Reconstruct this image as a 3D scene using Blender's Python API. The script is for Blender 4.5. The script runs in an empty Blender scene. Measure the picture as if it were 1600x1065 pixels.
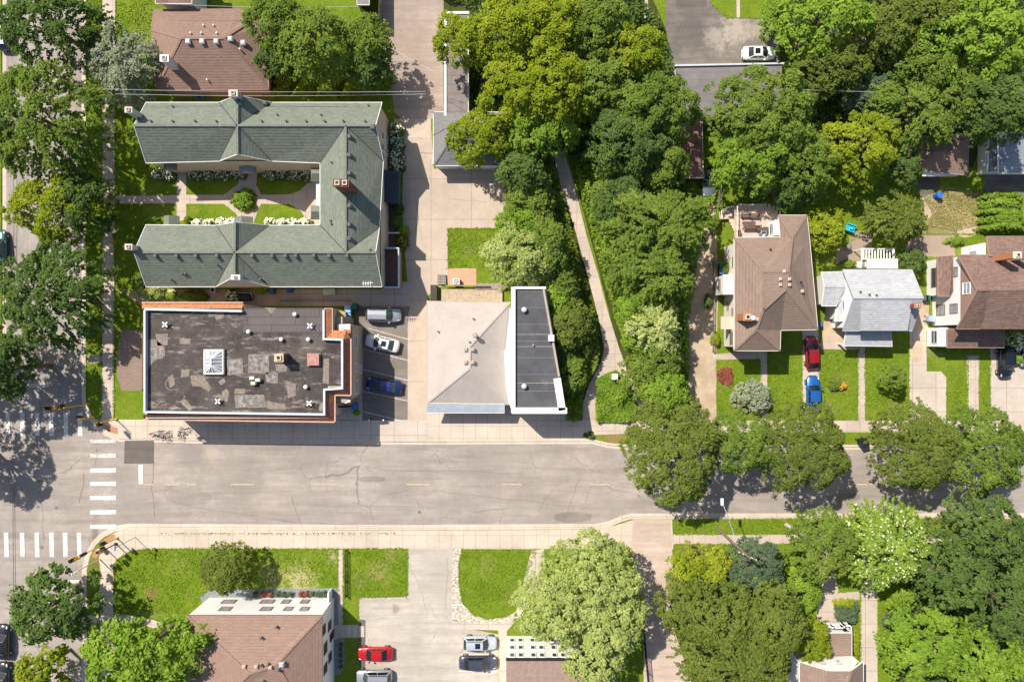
import bpy, math, random
import numpy as np
from mathutils import Vector, Matrix
from mathutils.bvhtree import BVHTree
R = math.radians
S = bpy.context.scene
COL = S.collection
random.seed(7)
# ---------------- camera, sky, sun, exposure ----------------
H = 90.0          # camera height, m
K = 11.5          # photo pixels per metre on the ground
CX, CY = 800.0, 532.5
cam = bpy.data.cameras.new('camera'); co = bpy.data.objects.new('camera', cam); COL.objects.link(co)
co.location = (0, 0, H); co.rotation_euler = (0, 0, 0)
cam.sensor_width = 36; cam.lens = 36 * H / (1600 / K); cam.clip_start = 1; cam.clip_end = 3000
S.camera = co
SUN_EL = R(50); SUN_AZ = R(136.0)     # azimuth of the sun, counter-clockwise from +x (sun in the upper left)
W = bpy.data.worlds.new('World'); S.world = W; W.use_nodes = True
nt = W.node_tree; sky = nt.nodes.new('ShaderNodeTexSky'); sky.sky_type = 'NISHITA'; sky.sun_disc = False
sky.sun_elevation = SUN_EL; sky.sun_rotation = R(90) - SUN_AZ; sky.dust_density = 1.5
bg = nt.nodes['Background']; bg.inputs['Strength'].default_value = 0.095
nt.links.new(sky.outputs[0], bg.inputs[0])
sl = bpy.data.lights.new('sun', 'SUN'); sl.energy = 4.6; sl.angle = R(0.55); sl.color = (1, .93, .82)
so = bpy.data.objects.new('sun', sl); COL.objects.link(so)
sd = Vector((math.cos(SUN_EL) * math.cos(SUN_AZ), math.cos(SUN_EL) * math.sin(SUN_AZ), math.sin(SUN_EL)))
so.rotation_euler = sd.to_track_quat('Z', 'Y').to_euler()
S.view_settings.view_transform = 'Standard'; S.view_settings.look = 'None'
S.view_settings.exposure = 0.53; S.view_settings.gamma = 1

# ---------------- helpers ----------------
def P(px, py, h=0.0):
    k = (H - h) / H / K
    return Vector(((px - CX) * k, -(py - CY) * k, h))
def G(px, py, z=0.0):                      # a ground point of the photo, lifted to height z
    return Vector(((px - CX) / K, -(py - CY) / K, z))
class MB:
    def __init__(s): s.v = []; s.f = []
    def add(s, vs, fs):
        n = len(s.v); s.v += [tuple(v) for v in vs]; s.f += [tuple(i + n for i in f) for f in fs]; return s
    def box(s, x0, x1, y0, y1, z0, z1, M=None):
        vs = [Vector((x, y, z)) for z in (z0, z1) for y in (y0, y1) for x in (x0, x1)]
        if M is not None: vs = [M @ v for v in vs]
        return s.add(vs, [(0, 2, 3, 1), (4, 5, 7, 6), (0, 1, 5, 4), (2, 6, 7, 3), (0, 4, 6, 2), (1, 3, 7, 5)])
    def bar(s, a, b, w, h=None):
        a = Vector(a); b = Vector(b); d = b - a; L = d.length
        if L < 1e-5: return s
        q = d.to_track_quat('X', 'Z').to_matrix().to_4x4(); h = w if h is None else h
        return s.box(0, L, -w / 2, w / 2, -h / 2, h / 2, Matrix.Translation(a) @ q)
    def tube(s, a, b, r0, r1=None, n=8, cap=True):
        a = Vector(a); b = Vector(b); r1 = r0 if r1 is None else r1; d = b - a
        if d.length < 1e-6: return s
        q = d.to_track_quat('Z', 'Y'); vs = []
        for c, r in ((a, r0), (b, r1)):
            for i in range(n):
                t = 2 * math.pi * i / n; vs.append(c + q @ Vector((r * math.cos(t), r * math.sin(t), 0)))
        fs = [(i, (i + 1) % n, n + (i + 1) % n, n + i) for i in range(n)]
        if cap: fs += [tuple(range(n - 1, -1, -1)), tuple(range(n, 2 * n))]
        return s.add(vs, fs)
    def dome(s, c, r, h=None, n=10, m=4):
        c = Vector(c); h = r if h is None else h; vs = []; fs = []
        for j in range(m):
            a = math.pi / 2 * j / m
            for i in range(n):
                t = 2 * math.pi * i / n; vs.append(c + Vector((r * math.cos(a) * math.cos(t), r * math.cos(a) * math.sin(t), h * math.sin(a))))
        vs.append(c + Vector((0, 0, h)))
        for j in range(m - 1):
            for i in range(n): fs.append((j * n + i, j * n + (i + 1) % n, (j + 1) * n + (i + 1) % n, (j + 1) * n + i))
        for i in range(n): fs.append(((m - 1) * n + i, (m - 1) * n + (i + 1) % n, m * n))
        return s.add(vs, fs)
    def prism(s, poly, z0, z1):
        n = len(poly); vs = [(p[0], p[1], z0) for p in poly] + [(p[0], p[1], z1) for p in poly]
        return s.add(vs, [tuple(range(n - 1, -1, -1)), tuple(range(n, 2 * n))] + [(i, (i + 1) % n, n + (i + 1) % n, n + i) for i in range(n)])
    def build(s, name, m, parent=None, smooth=False, **kw):
        me = bpy.data.meshes.new(name); me.from_pydata(s.v, [], s.f); me.materials.append(m)
        if smooth: me.polygons.foreach_set('use_smooth', [True] * len(me.polygons))
        me.update()
        o = bpy.data.objects.new(name, me); COL.objects.link(o)
        if parent is not None: o.parent = parent
        if kw: tag(o, **kw)
        return o
def tag(o, label=None, cat=None, group=None, kind=None):
    if label: o['label'] = label
    if cat: o['category'] = cat
    if group: o['group'] = group
    if kind: o['kind'] = kind
    return o
def empty(name, label, cat, group=None, loc=(0, 0, 0), rz=0):
    o = bpy.data.objects.new(name, None); COL.objects.link(o); o.location = loc; o.rotation_euler = (0, 0, rz)
    o.empty_display_size = .3
    return tag(o, label, cat, group)
def ccw(poly):
    a = sum(poly[i][0] * poly[(i + 1) % len(poly)][1] - poly[(i + 1) % len(poly)][0] * poly[i][1] for i in range(len(poly)))
    return list(poly) if a > 0 else list(reversed(poly))
def inset(poly, d):
    poly = ccw(poly); n = len(poly); out = []
    for i in range(n):
        a, b, c = Vector(poly[i - 1][:2]), Vector(poly[i][:2]), Vector(poly[(i + 1) % n][:2])
        e1 = (b - a).normalized(); e2 = (c - b).normalized(); n1 = Vector((-e1.y, e1.x)); n2 = Vector((-e2.y, e2.x))
        k = 1 + n1.dot(n2); m = (n1 + n2) / max(k, .3); out.append((b.x + m.x * d, b.y + m.y * d))
    return out
def smooth_poly(pts, it=2):
    for _ in range(it):
        q = []
        for i in range(len(pts)):
            a, b = pts[i], pts[(i + 1) % len(pts)]
            q += [(a[0] * .75 + b[0] * .25, a[1] * .75 + b[1] * .25), (a[0] * .25 + b[0] * .75, a[1] * .25 + b[1] * .75)]
        pts = q
    return pts
def sheet(name, pts, z, m, depth=0.0, kind='structure', soft=0, **kw):
    if soft: pts = smooth_poly(pts, soft)
    w = ccw([G(*p) for p in pts]); b = MB(); n = len(w)
    b.add([(p[0], p[1], z) for p in w], [tuple(range(n))])
    if depth:
        b.add([(p[0], p[1], z) for p in w] + [(p[0], p[1], z - depth) for p in w], [(i, n + i, n + (i + 1) % n, (i + 1) % n) for i in range(n)])
    o = b.build(name, m); return tag(o, kind=kind, **kw)
def strip(name, line, w, z, m, depth=0.0, **kw):   # a band to the right of a photo-pixel line
    L = [Vector(p) for p in line]; out = []
    for i, p in enumerate(L):
        d = (L[min(i + 1, len(L) - 1)] - L[max(i - 1, 0)]).normalized(); out.append((p.x - d.y * w, p.y + d.x * w))
    return sheet(name, [tuple(p) for p in L] + out[::-1], z, m, depth, **kw)
def arc(cx, cy, r, a0, a1, n=8):
    return [(cx + r * math.cos(R(a0 + (a1 - a0) * i / n)), cy + r * math.sin(R(a0 + (a1 - a0) * i / n))) for i in range(n + 1)]

# ---------------- materials ----------------
MATS = {}
class NB:
    def __init__(s, name, rough=.9, spec=.2, metal=0):
        s.m = bpy.data.materials.new(name); s.m.use_nodes = True; s.t = s.m.node_tree
        s.b = s.t.nodes['Principled BSDF']; s.b.inputs['Roughness'].default_value = rough
        s.b.inputs['Specular IOR Level'].default_value = spec; s.b.inputs['Metallic'].default_value = metal
        s.geo = s.t.nodes.new('ShaderNodeNewGeometry'); s.pos = s.geo.outputs['Position']
    def n(s, typ, **kw):
        x = s.t.nodes.new(typ)
        for k, v in kw.items(): setattr(x, k, v)
        return x
    def put(s, sock, v):
        if hasattr(v, 'is_output'): s.t.links.new(v, sock)
        else: sock.default_value = v
    def scale(s, v, k):
        x = s.n('ShaderNodeVectorMath', operation='MULTIPLY'); s.put(x.inputs[0], v); x.inputs[1].default_value = k; return x.outputs[0]
    def noise(s, sc, det=3, rough=.6, vec=None, dist=0):
        x = s.n('ShaderNodeTexNoise'); s.put(x.inputs['Vector'], vec or s.pos)
        x.inputs['Scale'].default_value = sc; x.inputs['Detail'].default_value = det; x.inputs['Roughness'].default_value = rough
        x.inputs['Distortion'].default_value = dist; return x.outputs[0]
    def ramp(s, v, a, b, c0=0., c1=1.):
        x = s.n('ShaderNodeMapRange'); x.clamp = True; s.put(x.inputs[0], v)
        for i, q in enumerate((a, b, c0, c1)): x.inputs[i + 1].default_value = q
        return x.outputs[0]
    def mth(s, op, a, b=0.):
        x = s.n('ShaderNodeMath', operation=op); s.put(x.inputs[0], a); s.put(x.inputs[1], b); return x.outputs[0]
    def mix(s, f, a, b, bt='MIX'):
        x = s.n('ShaderNodeMix', data_type='RGBA', blend_type=bt); s.put(x.inputs[0], f)
        for i, c in ((6, a), (7, b)): s.put(x.inputs[i], c if hasattr(c, 'is_output') else (*c, 1))
        return x.outputs[2]
    def bump(s, v, st=.3, d=.05):
        x = s.n('ShaderNodeBump'); x.inputs['Strength'].default_value = st; x.inputs['Distance'].default_value = d
        s.put(x.inputs['Height'], v); s.t.links.new(x.outputs[0], s.b.inputs['Normal'])
    def done(s, c):
        s.put(s.b.inputs['Base Color'], c if hasattr(c, 'is_output') else (*c, 1)); return s.m
    def spot(s, c, px, py, r, col, strength=.8):      # a patch of another colour in the ground itself (dry grass, oil, wear)
        d = s.n('ShaderNodeVectorMath', operation='DISTANCE'); s.put(d.inputs[0], s.pos); d.inputs[1].default_value = G(px, py, 0)
        nz = s.noise(.9, 4, .7); a = s.mth('ADD', d.outputs['Value'], s.mth('MULTIPLY', s.mth('SUBTRACT', nz, .5), r / K * 2.2))
        f = s.ramp(a, r / K * 1.0, r / K * .35, 0., strength); return s.mix(f, c, col)
def plain(name, col, rough=.8, var=.15, sc=2., spec=.2, metal=0, coat=0):
    if name in MATS: return MATS[name]
    b = NB(name, rough, spec, metal)
    if coat: b.b.inputs['Coat Weight'].default_value = coat; b.b.inputs['Coat Roughness'].default_value = .06
    f = b.ramp(b.noise(sc, 4), .3, .7)
    MATS[name] = b.done(b.mix(f, [c * (1 - var) for c in col], [min(1, c * (1 + var)) for c in col])); return MATS[name]
def m_asphalt(name, c0, c1, crack=.5, seed=0, spots=(), hz_=True):
    b = NB(name, .95, .15)
    big = b.ramp(b.noise(.13, 6, .65), .4, .6); c = b.mix(big, [x * .92 for x in c0], [x * 1.04 for x in c1])
    mid = b.ramp(b.noise(.7, 5, .7), .3, .7); c = b.mix(b.mth('MULTIPLY', mid, .5), c, [x * .7 for x in c0])
    st = b.noise(1., 6, .7, b.scale(b.pos, (.09, 1.0, 1) if hz_ else (1.0, .09, 1))); c = b.mix(b.ramp(st, .44, .68, 0, .7), c, [x * .62 for x in c0])
    s2 = b.noise(1., 5, .75, b.scale(b.pos, (.35, 4.5, 1) if hz_ else (4.5, .35, 1))); c = b.mix(b.ramp(s2, .5, .72, 0, .45), c, [x * .66 for x in c0])
    sp = b.noise(9, 2, .7); c = b.mix(b.ramp(sp, .35, .75, 0, .28), c, [x * 1.3 for x in c1])
    wv = b.n('ShaderNodeVectorMath', operation='ADD'); b.put(wv.inputs[0], b.pos)
    nn = b.n('ShaderNodeTexNoise'); b.put(nn.inputs['Vector'], b.pos); nn.inputs['Scale'].default_value = .5; nn.inputs['Detail'].default_value = 5
    b.put(wv.inputs[1], b.scale(nn.outputs['Color'], (2.0, 2.0, 0)))
    vo = b.n('ShaderNodeTexVoronoi', feature='DISTANCE_TO_EDGE'); b.put(vo.inputs['Vector'], wv.outputs[0]); vo.inputs['Scale'].default_value = .17
    msk = b.ramp(b.noise(.13, 3, .5, b.scale(b.pos, (1, 1, 1))), .5, .6)
    ck = b.mth('MULTIPLY', b.ramp(vo.outputs['Distance'], .002, .009, 1, 0), msk)
    c = b.mix(b.mth('MULTIPLY', ck, crack), c, (.10, .085, .07))
    for s in spots: c = b.spot(c, *s)
    b.bump(sp, .25, .03); return b.done(c)
def m_concrete(name, c0, joint=1.6, jw=.05, c1=None, jd=.55):
    b = NB(name, .9, .2); c1 = c1 or [x * .82 for x in c0]
    c = b.mix(b.ramp(b.noise(.35, 5, .65), .3, .7), c0, c1)
    c = b.mix(b.ramp(b.noise(2.3, 5, .7), .5, .8, 0, .35), c, [x * .6 for x in c1])
    c = b.mix(b.ramp(b.noise(.12, 6, .75), .5, .62, 0, .3), c, [x * .72 for x in c1])
    if joint:
        br = b.n('ShaderNodeTexBrick', offset=0.0); b.put(br.inputs['Vector'], b.pos)
        br.inputs['Scale'].default_value = 1; br.inputs['Brick Width'].default_value = joint; br.inputs['Row Height'].default_value = joint
        br.inputs['Mortar Size'].default_value = jw / 2; br.inputs['Mortar Smooth'].default_value = .4
        br.inputs['Color1'].default_value = (.35, .35, .35, 1); br.inputs['Color2'].default_value = (.62, .62, .62, 1); br.inputs['Bias'].default_value = 0
        c = b.mix(.12, c, br.outputs['Color'], 'OVERLAY')
        c = b.mix(b.mth('MULTIPLY', br.outputs['Fac'], jd), c, (.10, .085, .07))
    b.bump(b.noise(12, 2), .15, .02); return b.done(c)
def m_grass(name, c0, c1, c2, dry=(.34, .28, .11), spots=(), dryness=.25):
    b = NB(name, .9, .1)
    c = b.mix(b.ramp(b.noise(.22, 5, .7), .4, .6), c0, c1)
    c = b.mix(b.ramp(b.noise(.8, 7, .8), .42, .68, 0, .9), c, c2)
    c = b.mix(b.ramp(b.noise(.33, 5, .7, b.scale(b.pos, (1, 1.3, 1))), .56, .72, 0, dryness), c, dry)
    f = b.noise(7, 4, .8); c = b.mix(b.ramp(f, .4, .75, 0, .65), c, [x * .42 for x in c0])
    for s in spots: c = b.spot(c, *s)
    b.bump(b.noise(4, 6, .85), 1., .25); return b.done(c)
def m_shingle(name, c0, c1, c2=None, row=.3, streak=.25, ls=.32):
    b = NB(name, .92, .12)
    sx = b.n('ShaderNodeSeparateXYZ'); b.put(sx.inputs[0], b.pos); nx = b.n('ShaderNodeSeparateXYZ'); b.put(nx.inputs[0], b.geo.outputs['Normal'])
    g = b.mth('GREATER_THAN', b.mth('ABSOLUTE', nx.outputs[0]), b.mth('ABSOLUTE', nx.outputs[1]))
    v = b.mth('ADD', b.mth('MULTIPLY', sx.outputs[0], g), b.mth('MULTIPLY', sx.outputs[1], b.mth('SUBTRACT', 1., g)))
    u = b.mth('ADD', b.mth('MULTIPLY', sx.outputs[1], g), b.mth('MULTIPLY', sx.outputs[0], b.mth('SUBTRACT', 1., g)))
    fr = b.mth('FRACT', b.mth('DIVIDE', v, row)); line = b.ramp(fr, .0, .3, 1, 0)
    cv = b.n('ShaderNodeCombineXYZ'); b.put(cv.inputs[0], b.mth('MULTIPLY', u, 2.2)); b.put(cv.inputs[1], b.mth('FLOOR', b.mth('DIVIDE', v, row / 2)))
    wn = b.n('ShaderNodeTexWhiteNoise', noise_dimensions='2D')
    fl = b.n('ShaderNodeVectorMath', operation='FLOOR'); b.put(fl.inputs[0], cv.outputs[0]); b.put(wn.inputs['Vector'], fl.outputs[0])
    c = b.mix(wn.outputs['Value'], c0, c1)
    c = b.mix(b.ramp(b.noise(6, 3, .8), .35, .7, 0, .5), c, c2 or [x * 1.25 for x in c1])
    c = b.mix(b.ramp(b.noise(.35, 5, .7), .45, .75, 0, streak), c, [x * .6 for x in c0])
    c = b.mix(b.ramp(b.noise(.5, 6, .75), .3, .7, 0, .3), c, [x * .78 for x in c0])
    c = b.mix(b.mth('MULTIPLY', line, ls), c, [x * .4 for x in c0])
    b.bump(b.mth('SUBTRACT', wn.outputs['Value'], line), .5 if ls > .1 else .05, .03); return b.done(c)
def m_leaf(name, cols, trans=.3, gloss=.0):
    m = bpy.data.materials.new(name); m.use_nodes = True; t = m.node_tree; t.nodes.clear()
    o = t.nodes.new('ShaderNodeOutputMaterial'); a = t.nodes.new('ShaderNodeAttribute'); a.attribute_name = 'tint'
    r = t.nodes.new('ShaderNodeValToRGB'); t.links.new(a.outputs['Fac'], r.inputs[0]); e = r.color_ramp.elements
    while len(e) < len(cols): e.new(.5)
    for i, c in enumerate(cols): e[i].position = i / (len(cols) - 1); e[i].color = (*c, 1)
    d = t.nodes.new('ShaderNodeBsdfDiffuse'); tr = t.nodes.new('ShaderNodeBsdfTranslucent'); mx = t.nodes.new('ShaderNodeMixShader')
    mx.inputs[0].default_value = trans; t.links.new(r.outputs[0], d.inputs[0])
    hs = t.nodes.new('ShaderNodeMix'); hs.data_type = 'RGBA'; hs.blend_type = 'MULTIPLY'; hs.inputs[0].default_value = 1
    t.links.new(r.outputs[0], hs.inputs[6]); hs.inputs[7].default_value = (1.3, 1.25, .5, 1); t.links.new(hs.outputs[2], tr.inputs[0])
    t.links.new(d.outputs[0], mx.inputs[1]); t.links.new(tr.outputs[0], mx.inputs[2])
    t.links.new(mx.outputs[0], o.inputs[0]); return m
LM = 1.28
def lf(*cols): return [tuple(x * LM for x in c) for c in cols]
LEAF = dict(
    dk=m_leaf('leaf_dark', lf((.05, .085, .024), (.085, .135, .034), (.13, .185, .045))),
    md=m_leaf('leaf_mid', lf((.075, .12, .022), (.13, .185, .032), (.20, .25, .045))),
    yl=m_leaf('leaf_yellowgreen', lf((.09, .135, .012), (.19, .235, .018), (.31, .335, .035))),
    br=m_leaf('leaf_bright', lf((.09, .16, .02), (.16, .25, .03), (.25, .33, .05))),
    ol=m_leaf('leaf_olive', lf((.075, .105, .02), (.12, .155, .03), (.17, .20, .042))),
    si=m_leaf('leaf_silver', lf((.14, .17, .10), (.23, .26, .17), (.36, .39, .29))),
    pa=m_leaf('leaf_pale', lf((.17, .22, .05), (.28, .33, .10), (.44, .47, .20))),
    bl=m_leaf('leaf_bluegreen', lf((.05, .085, .045), (.085, .125, .07), (.14, .18, .11))),
    gr=m_leaf('grass_blade', lf((.09, .155, .012), (.125, .195, .014), (.175, .23, .025)), .15),
    st=m_leaf('straw', lf((.14, .14, .04), (.27, .235, .09), (.38, .32, .15)), .1),
    wh=m_leaf('petal_white', lf((.55, .58, .40), (.75, .75, .62), (.85, .83, .75)), .15),
    rd=m_leaf('leaf_red', lf((.14, .05, .03), (.24, .08, .05), (.33, .13, .08)), .2),
    og=m_leaf('leaf_orange', lf((.3, .14, .02), (.5, .25, .03), (.6, .38, .05)), .2),
    pk=m_leaf('petal_pink', lf((.5, .16, .4), (.6, .25, .5), (.7, .4, .6)), .2),
)
BARK = plain('bark', (.16, .12, .09), .95, .3, 6)
BARKP = plain('bark_pale', (.42, .37, .33), .9, .25, 6)
GS = [(560, 905, 16, (.30, .27, .10), .6), (610, 870, 14, (.30, .27, .10), .5), (765, 885, 22, (.30, .28, .09), .5), (800, 930, 24, (.27, .26, .08), .5), (280, 880, 24, (.27, .28, .08), .45), (240, 960, 22, (.26, .27, .07), .45), (1400, 640, 20, (.30, .26, .10), .5), (1300, 640, 18, (.28, .27, .09), .45), (1230, 640, 16, (.3, .27, .1), .4), (520, 870, 14, (.5, .45, .28), .6), (220, 30, 22, (.26, .28, .07), .4), (150, 470, 14, (.26, .22, .1), .7), (150, 260, 14, (.28, .2, .12), .8), (1090, 845, 22, (.3, .22, .12), .6), (770, 380, 18, (.24, .27, .06), .4),
      (236, 928, 13, (.30, .17, .10), .9), (425, 902, 30, (.50, .43, .20), .8), (470, 908, 34, (.52, .45, .22), .85), (590, 893, 22, (.36, .30, .12), .7),
      (1128, 590, 14, (.30, .20, .09), .8), (1085, 862, 28, (.30, .24, .11), .6), (732, 392, 11, (.32, .25, .14), .55), (960, 681, 26, (.33, .23, .10), .9),
      (1230, 545, 20, (.10, .16, .03), .5), (1460, 540, 25, (.33, .29, .12), .6), (1312, 598, 20, (.24, .25, .07), .6), (1470, 815, 30, (.33, .30, .06), .6),
      (150, 880, 14, (.22, .16, .08), .7), (1400, 100, 16, (.33, .26, .13), .9), (1395, 128, 14, (.36, .28, .14), .9), (985, 240, 20, (.25, .2, .07), .6)]
grass = m_grass('lawn_grass', (.13, .235, .012), (.20, .30, .018), (.31, .36, .045), spots=GS, dryness=.45)
grass_dry = m_grass('dry_grass', (.26, .24, .08), (.40, .34, .14), (.52, .44, .22), dry=(.56, .46, .27), dryness=.6)
soil = m_grass('leaf_litter', (.045, .07, .012), (.09, .11, .02), (.13, .14, .04), dry=(.20, .15, .08), dryness=.5)
dirt = m_concrete('bare_earth', (.56, .45, .32), 0, c1=[.36, .27, .18])
asphalt = m_asphalt('street_asphalt', (.315, .272, .24), (.40, .348, .308), .55,
    spots=[(480, 722, 40, (.25, .22, .2), .45), (700, 795, 30, (.26, .23, .2), .45), (1050, 745, 40, (.26, .23, .21), .4), (200, 780, 30, (.27, .24, .22), .4), (400, 745, 16, (.22, .19, .17), .5), (300, 705, 26, (.24, .21, .19), .5), (345, 800, 30, (.27, .24, .215), .5), (100, 865, 25, (.27, .25, .23), .6), (820, 705, 28, (.27, .24, .21), .5), (560, 815, 30, (.26, .23, .2), .5), (960, 790, 26, (.29, .26, .23), .5), (640, 660, 16, (.5, .43, .36), .6), (330, 712, 14, (.47, .38, .29), .5)])
asphalt_w = m_asphalt('side_street_asphalt', (.30, .265, .24), (.375, .335, .305), .35, hz_=False)
asphalt_lot = m_asphalt('lot_asphalt', (.19, .165, .145), (.25, .22, .19), .5)
asphalt_alley = m_asphalt('alley_asphalt', (.34, .265, .22), (.42, .335, .28), .35)
asphalt_drive = m_asphalt('car_park_asphalt', (.44, .39, .335), (.52, .465, .40), .45, spots=[(618, 951, 9, (.25, .22, .18), .8), (650, 1003, 12, (.36, .31, .26), .6)])
asphalt_old = m_asphalt('worn_asphalt', (.13, .115, .105), (.27, .235, .20), .6, spots=[(1150, 45, 30, (.44, .38, .31), .6), (1120, 60, 25, (.42, .36, .3), .5), (1185, 45, 18, (.42, .36, .3), .5), (1085, 20, 22, (.14, .12, .11), .6)])
asphalt_new = m_asphalt('patch_asphalt', (.135, .115, .1), (.165, .14, .125), 0)
conc = m_concrete('sidewalk_concrete', (.60, .50, .405), 1.65)
conc_w = m_concrete('path_concrete', (.54, .45, .375), 1.75)
conc_kerb = m_concrete('kerb_concrete', (.62, .52, .43), 3.0)
conc_slab = m_concrete('driveway_concrete', (.55, .47, .395), 3.2, .07)
conc_alley = m_concrete('alley_concrete', (.52, .425, .34), 5.5, .07, jd=.5)
conc_patio = m_concrete('patio_concrete', (.36, .28, .215), 0)
stone = NB('edging_stone', .9); _c = stone.done(stone.mix(stone.ramp(stone.noise(3.2, 3, .8), .4, .6), (.26, .22, .16), (.68, .60, .50))); stone = stone.m
redpad = plain('tactile_paving', (.42, .2, .12), .9, .2, 8)
wmark = NB('road_paint_white', .8); _c = wmark.mix(wmark.ramp(wmark.noise(2.2, 6, .8), .46, .62, 0, .8), (.72, .69, .65), (.40, .355, .32)); wmark = wmark.done(_c)
wmark2 = NB('worn_paint_white', .8); _c = wmark2.mix(wmark2.ramp(wmark2.noise(1.8, 6, .8), .40, .58, 0, .9), (.66, .63, .59), (.40, .35, .31)); wmark2 = wmark2.done(_c)
ymark = NB('road_paint_yellow', .8); _c = ymark.mix(ymark.ramp(ymark.noise(1.6, 6, .8), .40, .58, 0, .92), (.60, .43, .18), (.40, .35, .30)); ymark = ymark.done(_c)
sh_green = m_shingle('green_shingle', (.13, .15, .12), (.20, .22, .18), (.29, .305, .255), streak=.1)
sh_brown = m_shingle('brown_shingle', (.215, .14, .11), (.27, .18, .145), (.34, .24, .195))
sh_tan = m_shingle('tan_shingle', (.225, .16, .125), (.275, .20, .16), (.33, .25, .205))
sh_red = m_shingle('redbrown_shingle', (.24, .155, .12), (.295, .195, .155), (.36, .25, .2), row=.34, streak=.1)
sh_dark = m_shingle('darkbrown_shingle', (.14, .085, .07), (.25, .165, .135), (.33, .24, .2))
sh_grey = m_shingle('grey_shingle', (.34, .345, .36), (.47, .48, .50), (.58, .59, .6), streak=.1)
sh_mid = m_shingle('midgrey_shingle', (.17, .165, .17), (.23, .225, .23), (.3, .3, .3))
sh_pale = m_shingle('pale_membrane', (.43, .38, .34), (.455, .40, .36), (.49, .44, .40), row=.5, streak=.35, ls=.04)
sh_blue = m_shingle('bluegrey_shingle', (.2, .23, .26), (.28, .31, .34), (.36, .38, .4))
white = plain('white_paint', (.78, .77, .75), .6, .05, .6)
offw = plain('off_white_siding', (.70, .66, .60), .7, .06, .6)
cream = plain('cream_stucco', (.52, .44, .35), .85, .07, .7)
tan = plain('tan_siding', (.40, .33, .26), .8, .06, .7)
greyw = plain('grey_wall', (.42, .43, .46), .8, .06, .7)
brownw = plain('brown_wall', (.32, .2, .165), .8, .06, .7)
brick = plain('red_brick', (.17, .075, .05), .9, .35, 7)
tile = plain('orange_roof_tile', (.42, .17, .08), .85, .4, 3.5)
tile_d = plain('dark_roof_tile', (.25, .115, .075), .85, .35, 3.5)
metal_w = plain('pale_metal_coping', (.50, .52, .56), .45, .08, 1, .4)
metal_g = plain('grey_metal', (.38, .38, .39), .5, .12, 3, .5, .4)
dark = plain('dark_metal', (.025, .025, .028), .5, .2, 3)
yellow = plain('signal_yellow', (.75, .45, .03), .5, .1)
wood = plain('weathered_wood', (.42, .33, .24), .9, .25, 3)
woodg = plain('grey_wood', (.28, .24, .2), .9, .3, 4)
woodd = plain('dark_deck', (.13, .085, .07), .9, .3, 3)
glass = plain('window_glass', (.05, .06, .075), .12, .3, 1, .6)
glass_b = plain('bright_glass', (.3, .33, .36), .15, .3, 1, .6)
concm = plain('chimney_mortar', (.55, .47, .38), .9, .2, 5)
# ---------------- ground, streets, pavements ----------------
D = .12
o = MB().box(-900, 900, -900, 900, -.5, -.2).build('ground', soil); tag(o, kind='structure')
sheet('road', [(-60, -200), (200, -200), (200, 600), (2100, 600), (2100, 900), (200, 900), (200, 1400), (-60, 1400)], -D - .02, asphalt)
sheet('side_street', [(2, -200), (126, -200), (126, 668), (2, 668)], -D - .014, asphalt_w)
kerbN = [(131, -200), (131, 618), (133, 634), (140, 650), (152, 665), (166, 677), (185, 685), (300, 688), (560, 690), (925, 689), (950, 695), (985, 698), (2100, 698)]
north = kerbN + [(2100, -200)]
sheet('lawn', [(p[0] + (2 if i < 2 else 0), p[1]) for i, p in enumerate(north)], 0, grass, D + .05)
kerbS = [(2100, 806), (1060, 807), (985, 807), (968, 812), (952, 819), (930, 823), (640, 825), (200, 823), (180, 826), (160, 836), (146, 850), (137, 868), (132, 890), (132, 1400)]
sheet('lawn', kerbS + [(2100, 1400)], 0, grass, D + .05)
sheet('lawn', [(-200, -200), (2, -200), (2, 560), (-8, 600), (-60, 620), (-200, 620)], 0, grass, D + .05)
strip('kerb', kerbN, -3.5, .012, conc_kerb, D + .05)
strip('gutter', kerbN, 4.5, -D + .0, conc_kerb)
strip('kerb', kerbS, -3.5, .012, conc_kerb, D + .05)
strip('gutter', kerbS, 5.0, -D + .0, conc_kerb)
strip('gutter', [(2, 560), (2, -200)], 7, -D, conc_kerb)
# pavements
sheet('sidewalk', [(159, -200), (181, -200), (179, 560), (178, 655), (159, 655)], .012, conc_w)
sheet('sidewalk', [(159, 655), (560, 657), (664, 655), (930, 657), (930, 688), (560, 688), (300, 686.5), (186, 683.5), (167, 675.5), (153, 663.5), (146, 655)], .016, conc)
sheet('apron', [(520, 600), (566, 600), (566, 656), (520, 656)], .018, conc_slab)
sheet('sidewalk', [(667, 636), (905, 630), (909, 656), (667, 656)], .0165, conc)
sheet('sidewalk', [(930, 657), (1075, 657), (2100, 657), (2100, 675), (1075, 675), (980, 677), (930, 679)], .012, conc_w)
sheet('sidewalk', [(155, 870), (163, 842), (182, 830), (196, 826.5), (640, 828), (935, 826), (955, 822), (988, 812), (1050, 811), (1052, 857), (235, 857), (205, 860), (182, 874), (178, 880), (178, 1400), (155, 1400)], .012, conc)
sheet('sidewalk', [(1052, 834), (2100, 833), (2100, 848), (1052, 850)], .012, conc_w)
for a, b in (((131, 554), (159, 567)), ((134, 961), (155, 972))): sheet('path', [a, (b[0], a[1]), b, (a[0], b[1])], .014, conc_w)
sheet('path', [(178, 961), (205, 960), (245, 968), (293, 986), (293, 1000), (262, 990), (220, 973), (178, 972)], .014, conc_w)
for pts in ([(151, 652), (160, 658), (166, 664), (184, 668), (184, 678), (172, 675), (162, 669), (154, 660)], [(143, 868), (150, 855), (158, 861), (150, 873)], [(156, 848), (170, 837), (178, 834), (181, 839), (166, 848), (160, 853)]):
    sheet('tactile_paving', pts, .022, redpad)
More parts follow.
